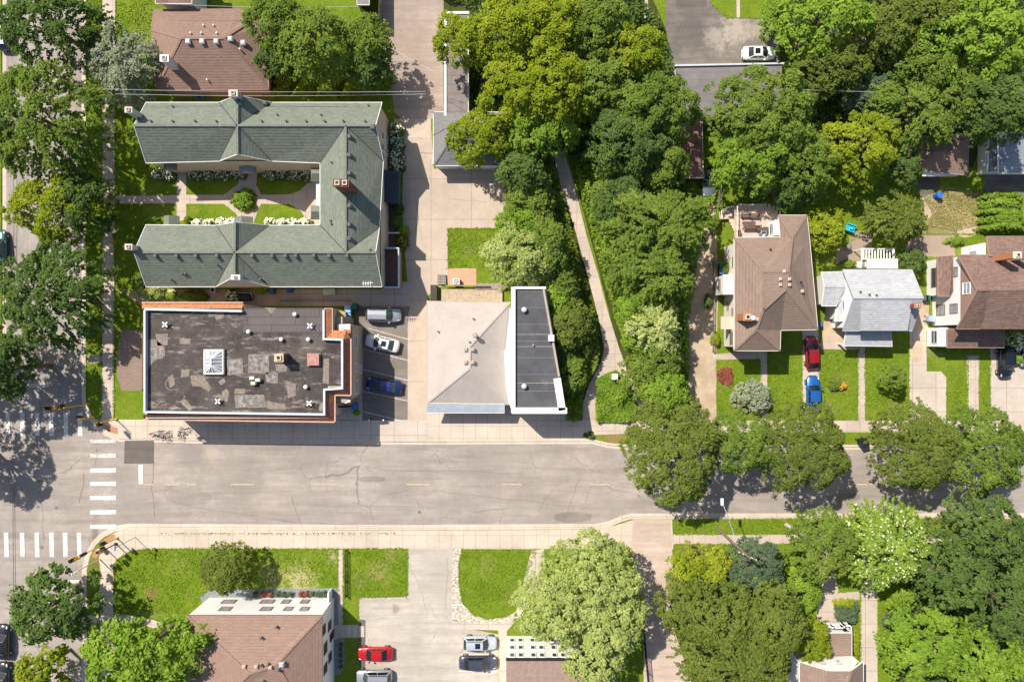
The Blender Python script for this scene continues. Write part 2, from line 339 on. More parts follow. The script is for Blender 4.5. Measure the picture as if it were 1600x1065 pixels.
# courtyard paths
sheet('path', [(179, 304.5), (276, 304.5), (276, 285), (291, 285), (291, 304.5), (350, 304.5), (368, 291), (377, 283), (388, 283), (403, 292), (408, 304.5), (452, 304), (468, 298), (481, 286), (488, 262), (502, 262), (502, 352), (485, 352), (470, 330), (452, 319), (408, 318.5), (402, 330), (396, 350), (380, 350), (368, 333), (350, 318.5), (291, 318.5), (291, 345), (276, 345), (276, 318.5), (179, 318.5)], .014, conc_w, soft=0)
sheet('path', [(276, 262), (291, 262), (291, 286), (276, 286)], .012, conc_w)
sheet('path', [(370, 268), (402, 268), (400, 292), (374, 292)], .010, conc_w)
sheet('path', [(185, 164), (224, 162), (224, 166), (185, 168)], .012, stone)
# alley
sheet('alley', [(592, -200), (693, -200), (693, 186), (630, 186), (616, 176), (610, 120), (592, 40)], .010, asphalt_alley)
sheet('alley', [(616, 186), (673, 186), (678, 270), (668, 300), (668, 656), (637, 656), (636, 500), (640, 480), (628, 340), (630, 260), (616, 250)], .008, conc_alley)
sheet('driveway', [(674, 264), (800, 262), (800, 357), (700, 357), (700, 440), (668, 462), (667, 300)], .013, conc_alley)
sheet('walkway', [(596, 440), (640, 440), (640, 478), (440, 478), (440, 452), (596, 452)], .011, conc_slab)
sheet('patio', [(180, 452), (440, 452), (440, 478), (222, 478)], .006, dirt)
sheet('lot', [(556, 478), (637, 478), (637, 656), (556, 656)], .014, asphalt_lot)
sheet('driveway', [(668, 440), (668, 660), (654, 660), (637, 660), (637, 560)], .017, conc_alley)
sheet('apron', [(560, 656.5), (667, 656.5), (667, 690), (612, 690), (560, 686)], .020, conc_slab)
for a, b in (((575, 512), (640, 530)), ((567, 544), (640, 563)), ((567, 576), (640, 594)), ((566, 610), (640, 626)), ((563, 641), (630, 657))):
    strip('painted_line', [a, b], 1.1, .024, wmark2)
# patios, driveways
sheet('patio', [(700, 419), (744, 419), (744, 446), (700, 446)], .017, plain('terracotta_paving', (.55, .31, .2), .9, .12))
sheet('soil', [(786, 200), (870, 200), (905, 330), (945, 470), (944, 560), (915, 620), (905, 660), (886, 657), (880, 560), (840, 440), (785, 440)], .006, soil)
sheet('path', [(864, 235), (882, 238), (900, 300), (917, 370), (935, 430), (952, 495), (968, 545), (984, 590), (985, 600), (960, 590), (938, 600), (930, 630), (931, 660), (910, 660), (911, 630), (920, 600), (938, 570), (944, 545), (936, 500), (918, 430), (896, 350), (876, 290)], .014, conc_w)
sheet('soil', [(886, 235), (1075, 200), (1120, 330), (1120, 500), (1085, 520), (1078, 655), (992, 655), (960, 520), (930, 400), (903, 300)], .006, soil)
sheet('path', [(985, 588), (1002, 618), (1014, 645), (1010, 655), (995, 628), (978, 600)], .016, conc_w)
sheet('dirt_drive', [(1096, 300), (1118, 296), (1119, 360), (1122, 470), (1119, 560), (1121, 657), (1074, 657), (1072, 560), (1068, 480), (1080, 420), (1090, 350)], .010, dirt)
sheet('path', [(1112, 405), (1119, 405), (1117, 545), (1112, 545)], .015, conc_slab)
sheet('walkway', [(1113, 553), (1186, 548), (1198, 546), (1200, 657), (1188, 657), (1187, 560), (1115, 562)], .014, conc_w)
sheet('driveway', [(1253, 516), (1279, 512), (1281, 657), (1253, 657)], .014, conc_slab)
sheet('path', [(1280, 536), (1352, 535), (1352, 657), (1340, 657), (1340, 546), (1282, 545)], .013, conc_w)
sheet('driveway', [(1421, 515), (1447, 515), (1448, 580), (1470, 580), (1479, 590), (1479, 657), (1420, 657)], .014, conc_slab)
sheet('stain', [(1423, 530), (1441, 530), (1442, 566), (1424, 567)], .020, dirt, soft=1)
sheet('path', [(1510, 555), (1531, 555), (1530, 657), (1512, 657)], .014, conc_w)
sheet('driveway', [(1547, 530), (1800, 530), (1800, 657), (1547, 657)], .014, conc_slab)
sheet('yard', [(1290, 478), (1320, 478), (1320, 536), (1283, 536)], .010, dirt)
sheet('yard', [(1421, 470), (1452, 470), (1450, 516), (1421, 516)], .010, dirt)
sheet('patio', [(1327, 360), (1362, 362), (1362, 400), (1340, 412), (1306, 412), (1306, 386), (1327, 386)], .012, conc_patio)
sheet('patio', [(1436, 367), (1492, 367), (1492, 400), (1470, 402), (1438, 400)], .012, conc_patio)
sheet('patio', [(1415, 368), (1436, 368), (1436, 392), (1415, 392)], .010, conc_patio)
sheet('dry_grass', [(1433, 302), (1460, 296), (1490, 292), (1515, 296), (1533, 303), (1530, 335), (1536, 362), (1500, 370), (1470, 364), (1440, 369), (1436, 340)], .008, grass_dry, soft=2)
sheet('bare_soil', [(1440, 300), (1462, 304), (1470, 320), (1455, 340), (1440, 345)], .0095, dirt, soft=2)
sheet('bare_soil', [(1500, 345), (1532, 335), (1534, 368), (1492, 372)], .0095, dirt, soft=2)
sheet('flower_bed', [(1524, 300), (1536, 300), (1536, 362), (1528, 362)], .013, plain('red_mulch', (.33, .15, .08), .95, .4, 4))
sheet('driveway', [(1425, 272), (1470, 272), (1466, 300), (1440, 308)], .012, asphalt_new)
sheet('driveway', [(1540, 270), (1800, 270), (1800, 303), (1536, 306)], .012, asphalt_old)
sheet('yard', [(1180, 190), (1545, 190), (1520, 262), (1300, 262), (1130, 262)], .006, soil)
sheet('yard', [(1215, -200), (2100, -200), (2100, 190), (1225, 190), (1218, 90)], .0055, soil)
sheet('car_park', [(1044, -60), (1105, -60), (1112, 8), (1136, 28), (1200, 29), (1216, 45), (1216, 104), (1050, 104), (1040, 40), (1040, 16)], .010, asphalt_old)
sheet('dark_patch', [(1056, -60), (1104, -60), (1104, 12), (1056, 12)], .016, asphalt_new)
sheet('path', [(1002, -60), (1009, -60), (1014, 30), (1006, 30)], .012, conc_w)
sheet('path', [(1150, -60), (1156, -60), (1156, 28), (1151, 28)], .012, conc_w)
sheet('soil', [(640, -60), (995, -60), (1040, 45), (1050, 110), (1075, 190), (886, 235), (700, 190)], .005, soil)
# south side
sheet('car_park', [(637, 857), (712, 857), (706, 900), (708, 968), (712, 978), (778, 990), (778, 1400), (570, 1400), (571, 968), (560, 966), (560, 933), (637, 931)], .010, asphalt_drive)
sheet('walkway', [(706, 968), (722, 972), (782, 974), (806, 957), (830, 860), (850, 857), (850, 900), (810, 965), (792, 985), (792, 1400), (778, 1400), (778, 984), (722, 982), (708, 980)], .016, conc_slab)
sheet('edging', [(708, 857), (722, 857), (717, 880), (717, 910), (722, 940), (740, 960), (765, 966), (790, 964), (806, 955), (806, 962), (782, 974), (722, 972), (706, 966), (706, 890)], .019, stone)
sheet('path', [(528.5, 857), (536.5, 857), (536.5, 975), (571, 975), (571, 996), (517, 996), (517, 975), (528.5, 975)], .012, conc_w)
for x in (541, 551, 561): sheet('step', [(x, 977), (x + 8.5, 977), (x + 8.5, 994), (x, 994)], .10, conc_slab, .1)
sheet('walkway', [(560.5, 968), (571, 968), (571, 1400), (560.5, 1400)], .022, asphalt_new)
gravel = plain('slate_gravel', (.22, .24, .24), .95, .3, 5)
sheet('gravel_bed', [(310, 931), (330, 921), (528, 918), (529, 975), (517, 975), (500, 940), (320, 945)], .014, gravel)
sheet('gravel_bed', [(505, 996), (538, 996), (538, 1040), (532, 1052), (505, 1060)], .014, gravel)
for y in (1021, 1047, 1073): strip('painted_line', [(716, y), (778, y)], 1.3, .024, wmark)
sheet('painted_line', [(778, 985), (779.2, 985), (779.2, 1400), (778, 1400)], .026, plain('yellow_line', (.5, .3, .08), .8, .3))
sheet('dirt_lane', [(990, 811), (1048, 811), (1050, 850), (1052, 900), (1046, 960), (1080, 1065), (1092, 1400), (1005, 1400), (1006, 960), (985, 860)], .018, m_asphalt('lane_asphalt', (.50, .39, .32), (.56, .45, .37), .2))
sheet('soil', [(1046, 900), (1245, 905), (1245, 1400), (1092, 1400), (1080, 1065), (1046, 960)], .007, soil)
sheet('driveway', [(1344, 857), (1371, 857), (1372, 1400), (1345, 1400)], .014, conc_slab)
sheet('path', [(1275, 850), (1300, 850), (1310, 925), (1344, 922), (1344, 936), (1302, 940), (1307, 968), (1306, 985), (1274, 985), (1276, 950), (1284, 920)], .012, conc_w)
sheet('soil', [(1430, 870), (1700, 800), (1700, 1400), (1400, 1400), (1390, 1010)], .006, soil)
# road marks
for y0, y1 in ((686, 692), (708, 715), (731, 738), (752, 759), (774, 781), (796.5, 803.5), (819, 826)):
    sheet('crosswalk_stripe', [(140, y0 + .7), (181, y0), (180, y1), (140, y1)], -D + .012, wmark if y0 > 720 else wmark2)
for x in (-14, 8, 31, 54, 76, 99, 121): sheet('crosswalk_stripe', [(x - .5, 645), (x + 6.5, 644), (x + 7, 681), (x, 681)], -D + .012, wmark)
for x in (-16, 5, 30, 53, 76, 97, 119): sheet('crosswalk_stripe', [(x, 832), (x + 7, 832), (x + 8, 870), (x + 1, 870)], -D + .012, wmark)
sheet('stop_line', [(215.5, 726), (222.5, 726), (223, 756), (216, 756)], -D + .012, wmark)
sheet('stop_line', [(80, 906), (124, 906), (124, 913), (80, 912)], -D + .012, wmark2)
sheet('stop_line', [(20, 600), (75, 599), (75, 605), (20, 606)], -D + .012, wmark2)
for x0, x1 in ((224, 240), (254, 281), (291, 307), (360, 397), (489, 527), (635, 671), (785, 816), (922, 953), (1052, 1084), (1184, 1216), (1340, 1364), (1460, 1490)):
    sheet('lane_dash', [(x0, 755.6), (x1, 755.8), (x1, 757.9), (x0, 757.6)], -D + .012, ymark)
sheet('road_patch', [(194, 688), (240, 688), (239, 724), (193, 724)], -D + .006, asphalt_new)
sheet('road_patch', [(85, 829), (118, 831), (118, 898), (88, 890)], -D + .004, m_asphalt('old_patch', (.30, .265, .235), (.34, .3, .265), .1))
_pm = m_asphalt('faded_patch', (.29, .25, .22), (.35, .305, .27), .1); _pd = m_asphalt('dark_strip', (.24, .21, .185), (.30, .265, .235), .1)
for pts, m_ in (([(388, 694), (470, 695), (468, 712), (392, 710)], _pm), ([(690, 700), (742, 702), (740, 716), (688, 714)], _pm), ([(865, 800), (925, 799), (923, 815), (867, 816)], _pd), ([(1000, 770), (1060, 772), (1058, 790), (1002, 789)], _pm), ([(258, 765), (330, 768), (326, 789), (262, 787)], _pm), ([(560, 745), (600, 744), (601, 753), (561, 753)], _pd), ([(40, 700), (70, 702), (68, 735), (42, 733)], _pm), ([(1290, 772), (1345, 770), (1344, 783), (1291, 784)], _pd)):
    sheet('road_patch', pts, -D + .003, m_, soft=1)
for px, py in ((60, 752), (58, 792), (87, 793), (64, 855), (655, 800)):
    sheet('manhole_cover', [(px + 2.6 * math.cos(t), py + 2.6 * math.sin(t)) for t in [i * .524 for i in range(12)]], -D + .009, plain('cast_iron', (.2, .16, .14), .7, .3, 6))
for x in (20, 25): strip('tar_seam', [(x, 260), (x + 1, 330), (x, 420)], .5, -D + .008, asphalt_new)
for x in (19, 22): strip('tar_seam', [(x, 760), (x + 1, 900), (x, 1065)], .5, -D + .008, asphalt_new)
rr = random.Random(3)
tar = plain('crack_tar', (.17, .14, .12), .9, .2)
for (x, y, dx, dy, n) in ((240, 720, 0, 9, 10), (268, 785, 14, 2, 14), (455, 775, 1, 6, 8), (585, 778, 9, -2, 6), (828, 705, 2, 8, 4), (908, 745, -3, 7, 10), (870, 755, -4, 6, 8), (640, 700, 10, 1, 5),
                          (480, 790, 10, .5, 20), (700, 770, 12, 1, 18), (300, 770, 12, -.5, 14), (600, 735, 14, .5, 16), (930, 730, 5, 5, 6), (1060, 780, 15, .3, 14), (1340, 775, 12, .3, 10), (150, 700, 0, 7, 4),
                          (60, 760, 1, 9, 9), (130, 740, -1, 8, 6), (650, 300, 1, 9, 8), (655, 330, -2, 8, 10), (560, 800, 5, 4, 4), (740, 800, 9, -1, 6), (420, 810, 14, 1, 12), (700, 310, 10, 1, 6), (640, 880, 3, 8, 10), (700, 870, 0, 8, 10), (600, 1000, 9, 1, 8)):
    L = [(x, y)]
    for i in range(n): x += dx + rr.uniform(-2, 2); y += dy + rr.uniform(-2, 2) * .7; L.append((x, y))
    strip('crack', L, rr.uniform(.22, .42), (-D + .007) if (y < 830 and y > 680 or x < 131) else .027, tar)

# ---------------- building helpers ----------------
VAL = plain('valley_dark', (.07, .065, .06), .9, .2)
ventm = plain('dark_vent', (.11, .115, .115), .6, .15, 3)
def roof(parent, pts, faces, m, th=.18, fascia=None, name='roof', val=False, **kw):
    V = [P(*p) for p in pts]; fs = []
    for f in faces:
        a = sum(V[f[i]].x * V[f[(i + 1) % len(f)]].y - V[f[(i + 1) % len(f)]].x * V[f[i]].y for i in range(len(f)))
        fs.append(tuple(f) if a > 0 else tuple(reversed(f)))
    b = MB(); b.add(V, fs); n = len(V)
    b.add([v - Vector((0, 0, th)) for v in V], [tuple(reversed(f)) for f in fs])
    o = b.build(name, m, parent, **kw)
    cnt = {}
    for k_, f in enumerate(fs):
        for i in range(len(f)):
            e = (f[i], f[(i + 1) % len(f)]); cnt[e] = k_
    fb = MB(); FN = []; FC = []
    for f in fs:
        q = [V[i] for i in f]; nn = Vector((0, 0, 0)); cc = sum(q, Vector((0, 0, 0))) / len(q)
        for i in range(len(q)): nn += (q[i] - cc).cross(q[(i + 1) % len(q)] - cc)
        FN.append(nn.normalized()); FC.append(cc)
    for (i, j), k1 in cnt.items():
        if (j, i) in cnt and i < j:
            k2 = cnt[(j, i)]; mid = (V[i] + V[j]) / 2; a1 = FN[k1].dot(FC[k2] - mid)
            if FN[k1].dot(FN[k2]) > .995: continue
            up = Vector((0, 0, .015))
            if a1 < 0: MB().bar(V[i] + up, V[j] + up, .26, .05).build('ridge_cap', m, o)
            elif val: MB().bar(V[i] + up * 1.6, V[j] + up * 1.6, .12, .04).build('valley', VAL, o)
        if (j, i) not in cnt:
            a, c = V[i], V[j]; d = (c - a); nrm = Vector((d.y, -d.x, 0)).normalized() * .03; z = Vector((0, 0, th + .02)); u = Vector((0, 0, .03))
            fb.add([a + nrm - z, c + nrm - z, c + nrm + u, a + nrm + u, a + u - nrm * 1.2, c + u - nrm * 1.2], [(0, 1, 2, 3), (3, 2, 5, 4)])
    fb.build('fascia', fascia or offw, o)
    return o
def hip(parent, x0, x1, y0, y1, he, rx0, rx1, ry0, ry1, hr, m, **kw):
    pts = [(x0, y0, he), (x1, y0, he), (x1, y1, he), (x0, y1, he), (rx0, ry0, hr), (rx1, ry1, hr)]
    if abs(rx1 - rx0) >= abs(ry1 - ry0): f = [(0, 1, 5, 4), (1, 2, 5), (2, 3, 4, 5), (3, 0, 4)]
    else: f = [(0, 1, 4), (1, 2, 5, 4), (2, 3, 5), (3, 0, 4, 5)]
    return roof(parent, pts, f, m, **kw)
def walls(parent, pts, h, m, ins=.4, h0=0.0, tris=(), name='wall', **kw):
    w = inset([P(p[0], p[1], h) for p in pts], ins); n = len(w); b = MB()
    b.add([(p[0], p[1], h0) for p in w] + [(p[0], p[1], h - .12) for p in w], [(i, (i + 1) % n, n + (i + 1) % n, n + i) for i in range(n)])
    for t in tris: b.add([P(*p) for p in t], [tuple(range(len(t)))])
    o = b.build(name, m, parent, **kw); return o, w
def window(parent, a, b, t, z, w, h, m=None, fm=None, flip=1, muntin=True):
    a = Vector((a[0], a[1], 0)); b = Vector((b[0], b[1], 0)); d = (b - a).normalized(); nr = Vector((d.y, -d.x, 0)) * flip
    c = a.lerp(b, t); M = Matrix(((d.x, nr.x, 0, c.x), (d.y, nr.y, 0, c.y), (0, 0, 1, z), (0, 0, 0, 1)))
    f = MB(); e = .09
    f.box(-w / 2 - e, w / 2 + e, -.02, .07, h / 2, h / 2 + e, M); f.box(-w / 2 - e, w / 2 + e, -.02, .11, -h / 2 - e, -h / 2, M)
    f.box(-w / 2 - e, -w / 2, -.02, .07, -h / 2, h / 2, M); f.box(w / 2, w / 2 + e, -.02, .07, -h / 2, h / 2, M)
    if muntin: f.box(-w / 2, w / 2, .03, .055, -.03, .03, M)
    o = f.build('window', fm or white, parent); MB().box(-w / 2, w / 2, -.01, .03, -h / 2, h / 2, M).build('pane', m or glass, o)
    return o
def door(parent, a, b, t, w, h, m, flip=1):
    a = Vector((a[0], a[1], 0)); b = Vector((b[0], b[1], 0)); d = (b - a).normalized(); nr = Vector((d.y, -d.x, 0)) * flip
    c = a.lerp(b, t); M = Matrix(((d.x, nr.x, 0, c.x), (d.y, nr.y, 0, c.y), (0, 0, 1, 0), (0, 0, 0, 1)))
    o = MB().box(-w / 2, w / 2, -.01, .06, .02, h, M).build('door', m, parent)
    MB().box(w / 2 - .2, w / 2 - .1, .06, .12, h * .45, h * .5, M).build('handle', metal_g, o)
    return o
class Surf:
    def __init__(s, *objs):
        s.o = objs[0]; s.t = [BVHTree.FromPolygons([v.co.copy() for v in o.data.vertices], [tuple(p.vertices) for p in o.data.polygons]) for o in objs]
    def hit(s, px, py):
        o = Vector((0, 0, H)); d = (G(px, py) - o).normalized(); best = None
        for t in s.t:
            r = t.ray_cast(o, d)
            if r[0] is not None and (best is None or r[3] < best[1]): best = (r[0], r[3])
        return best[0] if best else P(px, py, 6)
def vent(s, px, py, r=.14, h=.35, m=None):
    p = s.hit(px, py); b = MB(); b.tube(p - Vector((0, 0, .1)), p + Vector((0, 0, h)), r * .7, n=8); b.tube(p + Vector((0, 0, h)), p + Vector((0, 0, h + .08)), r * 1.1, r * .7, n=8)
    return b.build('roof_vent', m or ventm, s.o)
def boxvent(s, px, py, w=.4, h=.25, m=None):
    p = s.hit(px, py); b = MB(); b.box(p.x - w / 2, p.x + w / 2, p.y - w / 2, p.y + w / 2, p.z - .15, p.z + h * .7)
    b.add([(p.x + sx * w * .6, p.y + sy * w * .6, p.z + h * .7) for sx, sy in ((-1, -1), (1, -1), (1, 1), (-1, 1))] + [(p.x + sx * w * .35, p.y + sy * w * .35, p.z + h) for sx, sy in ((-1, -1), (1, -1), (1, 1), (-1, 1))], [(4, 5, 6, 7), (0, 1, 5, 4), (1, 2, 6, 5), (2, 3, 7, 6), (3, 0, 4, 7), (3, 2, 1, 0)])
    return b.build('roof_vent', m or ventm, s.o)
def chimney(parent, base, w, d, z0, z1, m, capm=None, flues=1):
    x, y = base[0], base[1]; o = MB().box(x - w / 2, x + w / 2, y - d / 2, y + d / 2, z0, z1).build('chimney', m, parent)
    c = MB(); c.box(x - w / 2 - .06, x + w / 2 + .06, y - d / 2 - .06, y + d / 2 + .06, z1, z1 + .12); c.build('cap', capm or concm, o)
    f = MB(); g = MB(); long = w >= d
    for i in range(flues):
        t = (i + .5) / flues - .5; cx = x + (t * w if long else 0); cy = y + (0 if long else t * d); r = min(w, d, max(w, d) / flues) * .36
        f.box(cx - r, cx + r, cy - r, cy + r, z1 + .12, z1 + .3); g.box(cx - r * .6, cx + r * .6, cy - r * .6, cy + r * .6, z1 + .3, z1 + .306)
    f.build('flue', concm, o); g.build('flue_opening', dark, o)
    return o
def coping(parent, poly, w, z0, z1, m, name='parapet'):   # a ring wall along world polygon
    o = ccw([(p[0], p[1]) for p in poly]); i_ = inset(o, w); n = len(o); b = MB()
    b.add([(p[0], p[1], z0) for p in o] + [(p[0], p[1], z1) for p in o] + [(p[0], p[1], z0) for p in i_] + [(p[0], p[1], z1) for p in i_],
          [f for k in range(n) for f in ((k, (k + 1) % n, n + (k + 1) % n, n + k), (n + k, n + (k + 1) % n, 3 * n + (k + 1) % n, 3 * n + k), (3 * n + k, 3 * n + (k + 1) % n, 2 * n + (k + 1) % n, 2 * n + k))])
    return b.build(name, m, parent)
def balustrade(parent, pts, z, h, m, gap=.25, name='railing', r=.05):
    b = MB()
    for a, c in zip(pts, pts[1:]):
        a = Vector((a[0], a[1], 0)); c = Vector((c[0], c[1], 0)); L = (c - a).length; n = max(1, int(L / gap))
        b.bar(a + Vector((0, 0, z + h)), c + Vector((0, 0, z + h)), r * 2, r); b.bar(a + Vector((0, 0, z + .1)), c + Vector((0, 0, z + .1)), r, r)
        for i in range(n + 1):
            q = a.lerp(c, i / n); b.box(q.x - r * .4, q.x + r * .4, q.y - r * .4, q.y + r * .4, z, z + h)
        for q in (a, c): b.box(q.x - r, q.x + r, q.y - r, q.y + r, 0 if z < .5 else z - .1, z + h + .05)
    return b.build(name, m, parent)
def W2(p): return (p[0], p[1])
# ---------------- green courtyard apartments ----------------
gA = empty('apartment_building', 'white courtyard apartment block under a green shingle roof, wrapped round three sides of a lawn', 'apartment building', loc=G(420, 310))
gA.location = (0, 0, 0)
E, Q = 6.0, 9.0
gp = [(228, 160, E), (209, 196, Q), (228, 255, E), (597, 160, E), (587, 196, Q), (599, 252, E), (540, 196, Q), (540, 394, Q), (500, 255, E), (500, 351, E), (593, 356, E),
      (228, 351, E), (209, 394, Q), (228, 448, E), (597, 448, E), (587, 394, Q),
      (370.5, 196, Q), (371, 149, Q), (371, 241, Q), (342, 160, E), (425, 160, E), (342, 252, E), (425, 252, E),
      (366.5, 394, Q), (367, 347, Q), (366, 432, Q), (338, 352, E), (421, 352, E), (337, 448, E), (421, 448, E)]
gf = [(0, 19, 16, 1), (19, 17, 16), (17, 20, 16), (20, 3, 4, 6, 16), (1, 16, 21, 2), (16, 18, 21), (16, 22, 18), (16, 6, 8, 22), (6, 4, 5),
      (6, 7, 9, 8), (6, 5, 10, 7), (11, 26, 23, 12), (26, 24, 23), (24, 27, 23), (27, 9, 7, 23), (7, 10, 15), (12, 23, 28, 13), (23, 25, 28), (23, 29, 25), (23, 7, 15, 14, 29)]
gr = roof(gA, gp, gf, sh_green, fascia=white, val=True)
o, gw = walls(gA, [(228, 160), (597, 160), (599, 448), (228, 448), (228, 351), (500, 351), (500, 255), (228, 255)], E, cream, .3,
      tris=[[(231, 161, E), (213, 196, Q - .1), (231, 254, E)], [(231, 352, E), (213, 394, Q - .1), (231, 447, E)],
            [(594, 161, E), (584, 196, Q - .1), (596, 251, E)], [(594, 356, E), (584, 394, Q - .1), (594, 447, E)],
            [(344, 250, E), (371, 239.5, Q - .1), (423, 250, E)], [(344, 162, E), (371, 151, Q - .1), (423, 162, E)], [(340, 354, E), (367, 349, Q - .1), (419, 354, E)], [(339, 447, E), (366, 431, Q - .1), (419, 447, E)]])
ex = (597 - 800) * (1 - E / H) / K - .28
def ey(py): return -(py - CY) / K
for y in (214, 232, 246, 330, 351, 360, 372, 405, 428):
    window(gA, (ex, ey(y) * .96 - .9), (ex, ey(y) * .96 + .9), .5, 4.2, .9, 1.2, flip=1)
for y in (222, 243, 340, 366): window(gA, (ex, ey(y) - .9), (ex, ey(y) + .9), .5, 1.6, .9, 1.1, flip=1)
ny = -(252 - CY) * (1 - E / H) / K + .28
for x in (288, 306, 334, 362, 412, 440, 466):
    xx = (x - 800) * .95 / K; window(gA, (xx - 1, ny), (xx + 1, ny), .5, 4.3 if x not in (362, 412) else 4.5, 1.3, 1.2, flip=1)
s = Surf(gr)
for x in (237, 271, 306, 339, 410, 448, 479, 508, 537, 571): vent(s, x, 190)
for x, y in ((271, 167), (502, 180), (434, 180), (518, 254), (576, 165)): vent(s, x, y, .12, .3)
for x, y in ((375, 161), (415, 162)): boxvent(s, x, y, .5, .35)
for y in (214, 243, 271, 322, 351, 373): boxvent(s, 546, y, .45, .35)
boxvent(s, 583, 199, .5, .35)
for x in (244, 277, 307, 340, 395, 426, 447, 463, 491, 515, 543): boxvent(s, x, 400, .4, .35)
for x, y in ((340, 414), (286, 428), (291, 428), (268, 437), (370, 427), (408, 436), (517, 345), (579, 390), (518, 350)): vent(s, x, y, .14, .3)
chimney(gr, W2(G(268, 212)), .8, .6, 0, 10.0, plain('weathered_white', (.55, .53, .50), .85, .15, 3)); chimney(gr, W2(G(268, 402)), .8, .6, 0, 10.0, plain('weathered_white', (.55, .53, .50), .85, .15, 3))
chimney(gr, W2(P(385, 164, 6)), 1.0, .7, 5, 9.9, greyw, concm); chimney(gr, W2(P(381, 436, 7)), 1.0, .5, 5, 9.4, greyw, offw)
chimney(gr, W2(P(545, 297, 8.6)), 1.75, .8, 8, 12.2, brick, brick, 2)
def aerial(p, parent):
    b = MB(); b.tube(p, p + Vector((0, 0, 1.2)), .04); b.bar(p + Vector((-.7, 0, 1.1)), p + Vector((.7, .1, 1.1)), .05)
    for i in (-.5, -.2, .1, .4): b.bar(p + Vector((i, -.3, 1.1)), p + Vector((i, .3, 1.12)), .05)
    b.build('aerial', white, parent)
aerial(s.hit(577, 444), gr)
# small porch roofs on the courtyard sides
def porch(px, py, w, d, h, m, ax='y', nm='porch_roof', cols=True):
    c = P(px, py, h); b = MB(); w /= 2; d /= 2
    if ax == 'y': V = [(-w, -d, 0), (w, -d, 0), (w, d, 0), (-w, d, 0), (0, -d + .3, .7), (0, d, .7)]; F = [(0, 4, 5, 3)[::-1], (1, 2, 5, 4)[::1], (0, 1, 4), (2, 3, 5)]
    else: V = [(-w, -d, 0), (w, -d, 0), (w, d, 0), (-w, d, 0), (-w + .3, 0, .7), (w, 0, .7)]; F = [(0, 1, 5, 4), (2, 3, 4, 5), (3, 0, 4), (1, 2, 5)]
    b.add([c + Vector(v) for v in V], F); b.box(c.x - w + .02, c.x + w - .02, c.y - d + .02, c.y + d - .02, h - .15, h - .003)
    o = b.build(nm, m, gA)
    return o
porch(266, 254, 1.7, 2.0, 4.6, sh_green); porch(268, 347, 2.0, 1.6, 3.4, sh_green); porch(387, 262, 2.2, 1.6, 3.2, sh_blue); porch(381, 346, 2.3, 1.2, 4.6, sh_green)
for y in (273, 332): porch(496, y, 1.7, 1.8, 4.8, sh_green, 'x')
MB().box(P(494, 0, 4.4).x, P(501, 0, 4.4).x, P(0, 321, 4.4).y, P(0, 286, 4.4).y, 3.2, 4.4).build('balcony', white, gA)
a = P(600, 266, 3.2); c = P(622, 317, 3.2)
pr = MB(); pr.add([(a.x - .3, c.y, 3.6), (c.x, c.y, 2.9), (c.x, a.y, 2.9), (a.x - .3, a.y, 3.6), (c.x + .1, c.y, 2.6), (c.x + .1, a.y, 2.6)], [(0, 1, 2, 3), (1, 4, 5, 2)]); pr.box(a.x, c.x - .25, c.y + .2, a.y - .2, 0, 2.85)
pr.build('entrance_porch', plain('dark_slate', (.045, .06, .075), .9, .2, 5), gA)
MB().box(c.x - .15, c.x + .15, c.y, a.y, 2.5, 2.62).build('gutter', sh_green, gA)
a = G(606, 319); c = G(622, 388)
MB().box(a.x - .3, c.x - .3, c.y, a.y, .0, .5).build('side_deck', woodd, gA)
MB().box(a.x - .3, c.x + .4, G(0, 366).y - .06, G(0, 366).y + .06, .5, 1.3).build('deck_divider', white, gA)
a = P(601, 388, 3.0); c = P(625, 450, 3.0)
MB().box(a.x - .4, c.x, c.y, a.y, 2.8, 3.0).build('porch_deck', woodd, gA); MB().box(a.x - .4, c.x - .25, c.y + .2, a.y - .2, 0, 2.79).build('porch_wall', tan, gA)
b = MB()
for q in ((a.x, c.x, a.y - .14, a.y), (a.x, c.x, c.y, c.y + .14), (c.x - .14, c.x, c.y + .15, a.y - .15)): b.box(q[0], q[1], q[2], q[3], 3.0, 3.85)
b.build('porch_parapet', metal_w, gA)

# ---------------- corner shop building, flat roof ----------------
bB = empty('commercial_building', 'corner shop building with a patched dark flat roof, white metal coping and orange tile skirt', 'building')
hb = 7.8; DH = hb - 7.2
out = [(223, 473), (380, 473), (380, 479), (520, 479), (520, 525), (540, 525), (540, 607), (514, 607), (514, 656), (222, 656)]
mem = NB('roof_membrane', .95, .1)
_c = mem.mix(mem.ramp(mem.noise(.35, 5, .65), .35, .7), (.052, .044, .042), (.10, .085, .08))
_c = mem.mix(mem.ramp(mem.noise(.9, 6, .72, mem.scale(mem.pos, (.45, 1.5, 1))), .55, .66, 0, .8), _c, (.30, .26, .225))
_c = mem.mix(mem.ramp(mem.noise(.22, 5, .7), .55, .7, 0, .4), _c, (.2, .165, .13))
_c = mem.mix(mem.ramp(mem.noise(2.6, 5, .75), .58, .68, 0, .55), _c, (.26, .235, .21)); _c = mem.mix(mem.ramp(mem.noise(.6, 6, .8), .6, .66, 0, .5), _c, (.03, .027, .025))
_v = mem.n('ShaderNodeTexBrick'); mem.put(_v.inputs['Vector'], mem.pos); _v.inputs['Scale'].default_value = 1; _v.inputs['Brick Width'].default_value = 9; _v.inputs['Row Height'].default_value = .95; _v.inputs['Mortar Size'].default_value = .03
_c = mem.mix(mem.mth('MULTIPLY', _v.outputs['Fac'], .22), _c, (.03, .025, .02)); mem = mem.done(_c)
wl = [P(p[0], p[1], hb) for p in out]
wo = MB(); inner = inset([(p[0], p[1]) for p in wl], .15); wo.prism(inner, 0, hb - .5); o = wo.build('wall', cream, bB)
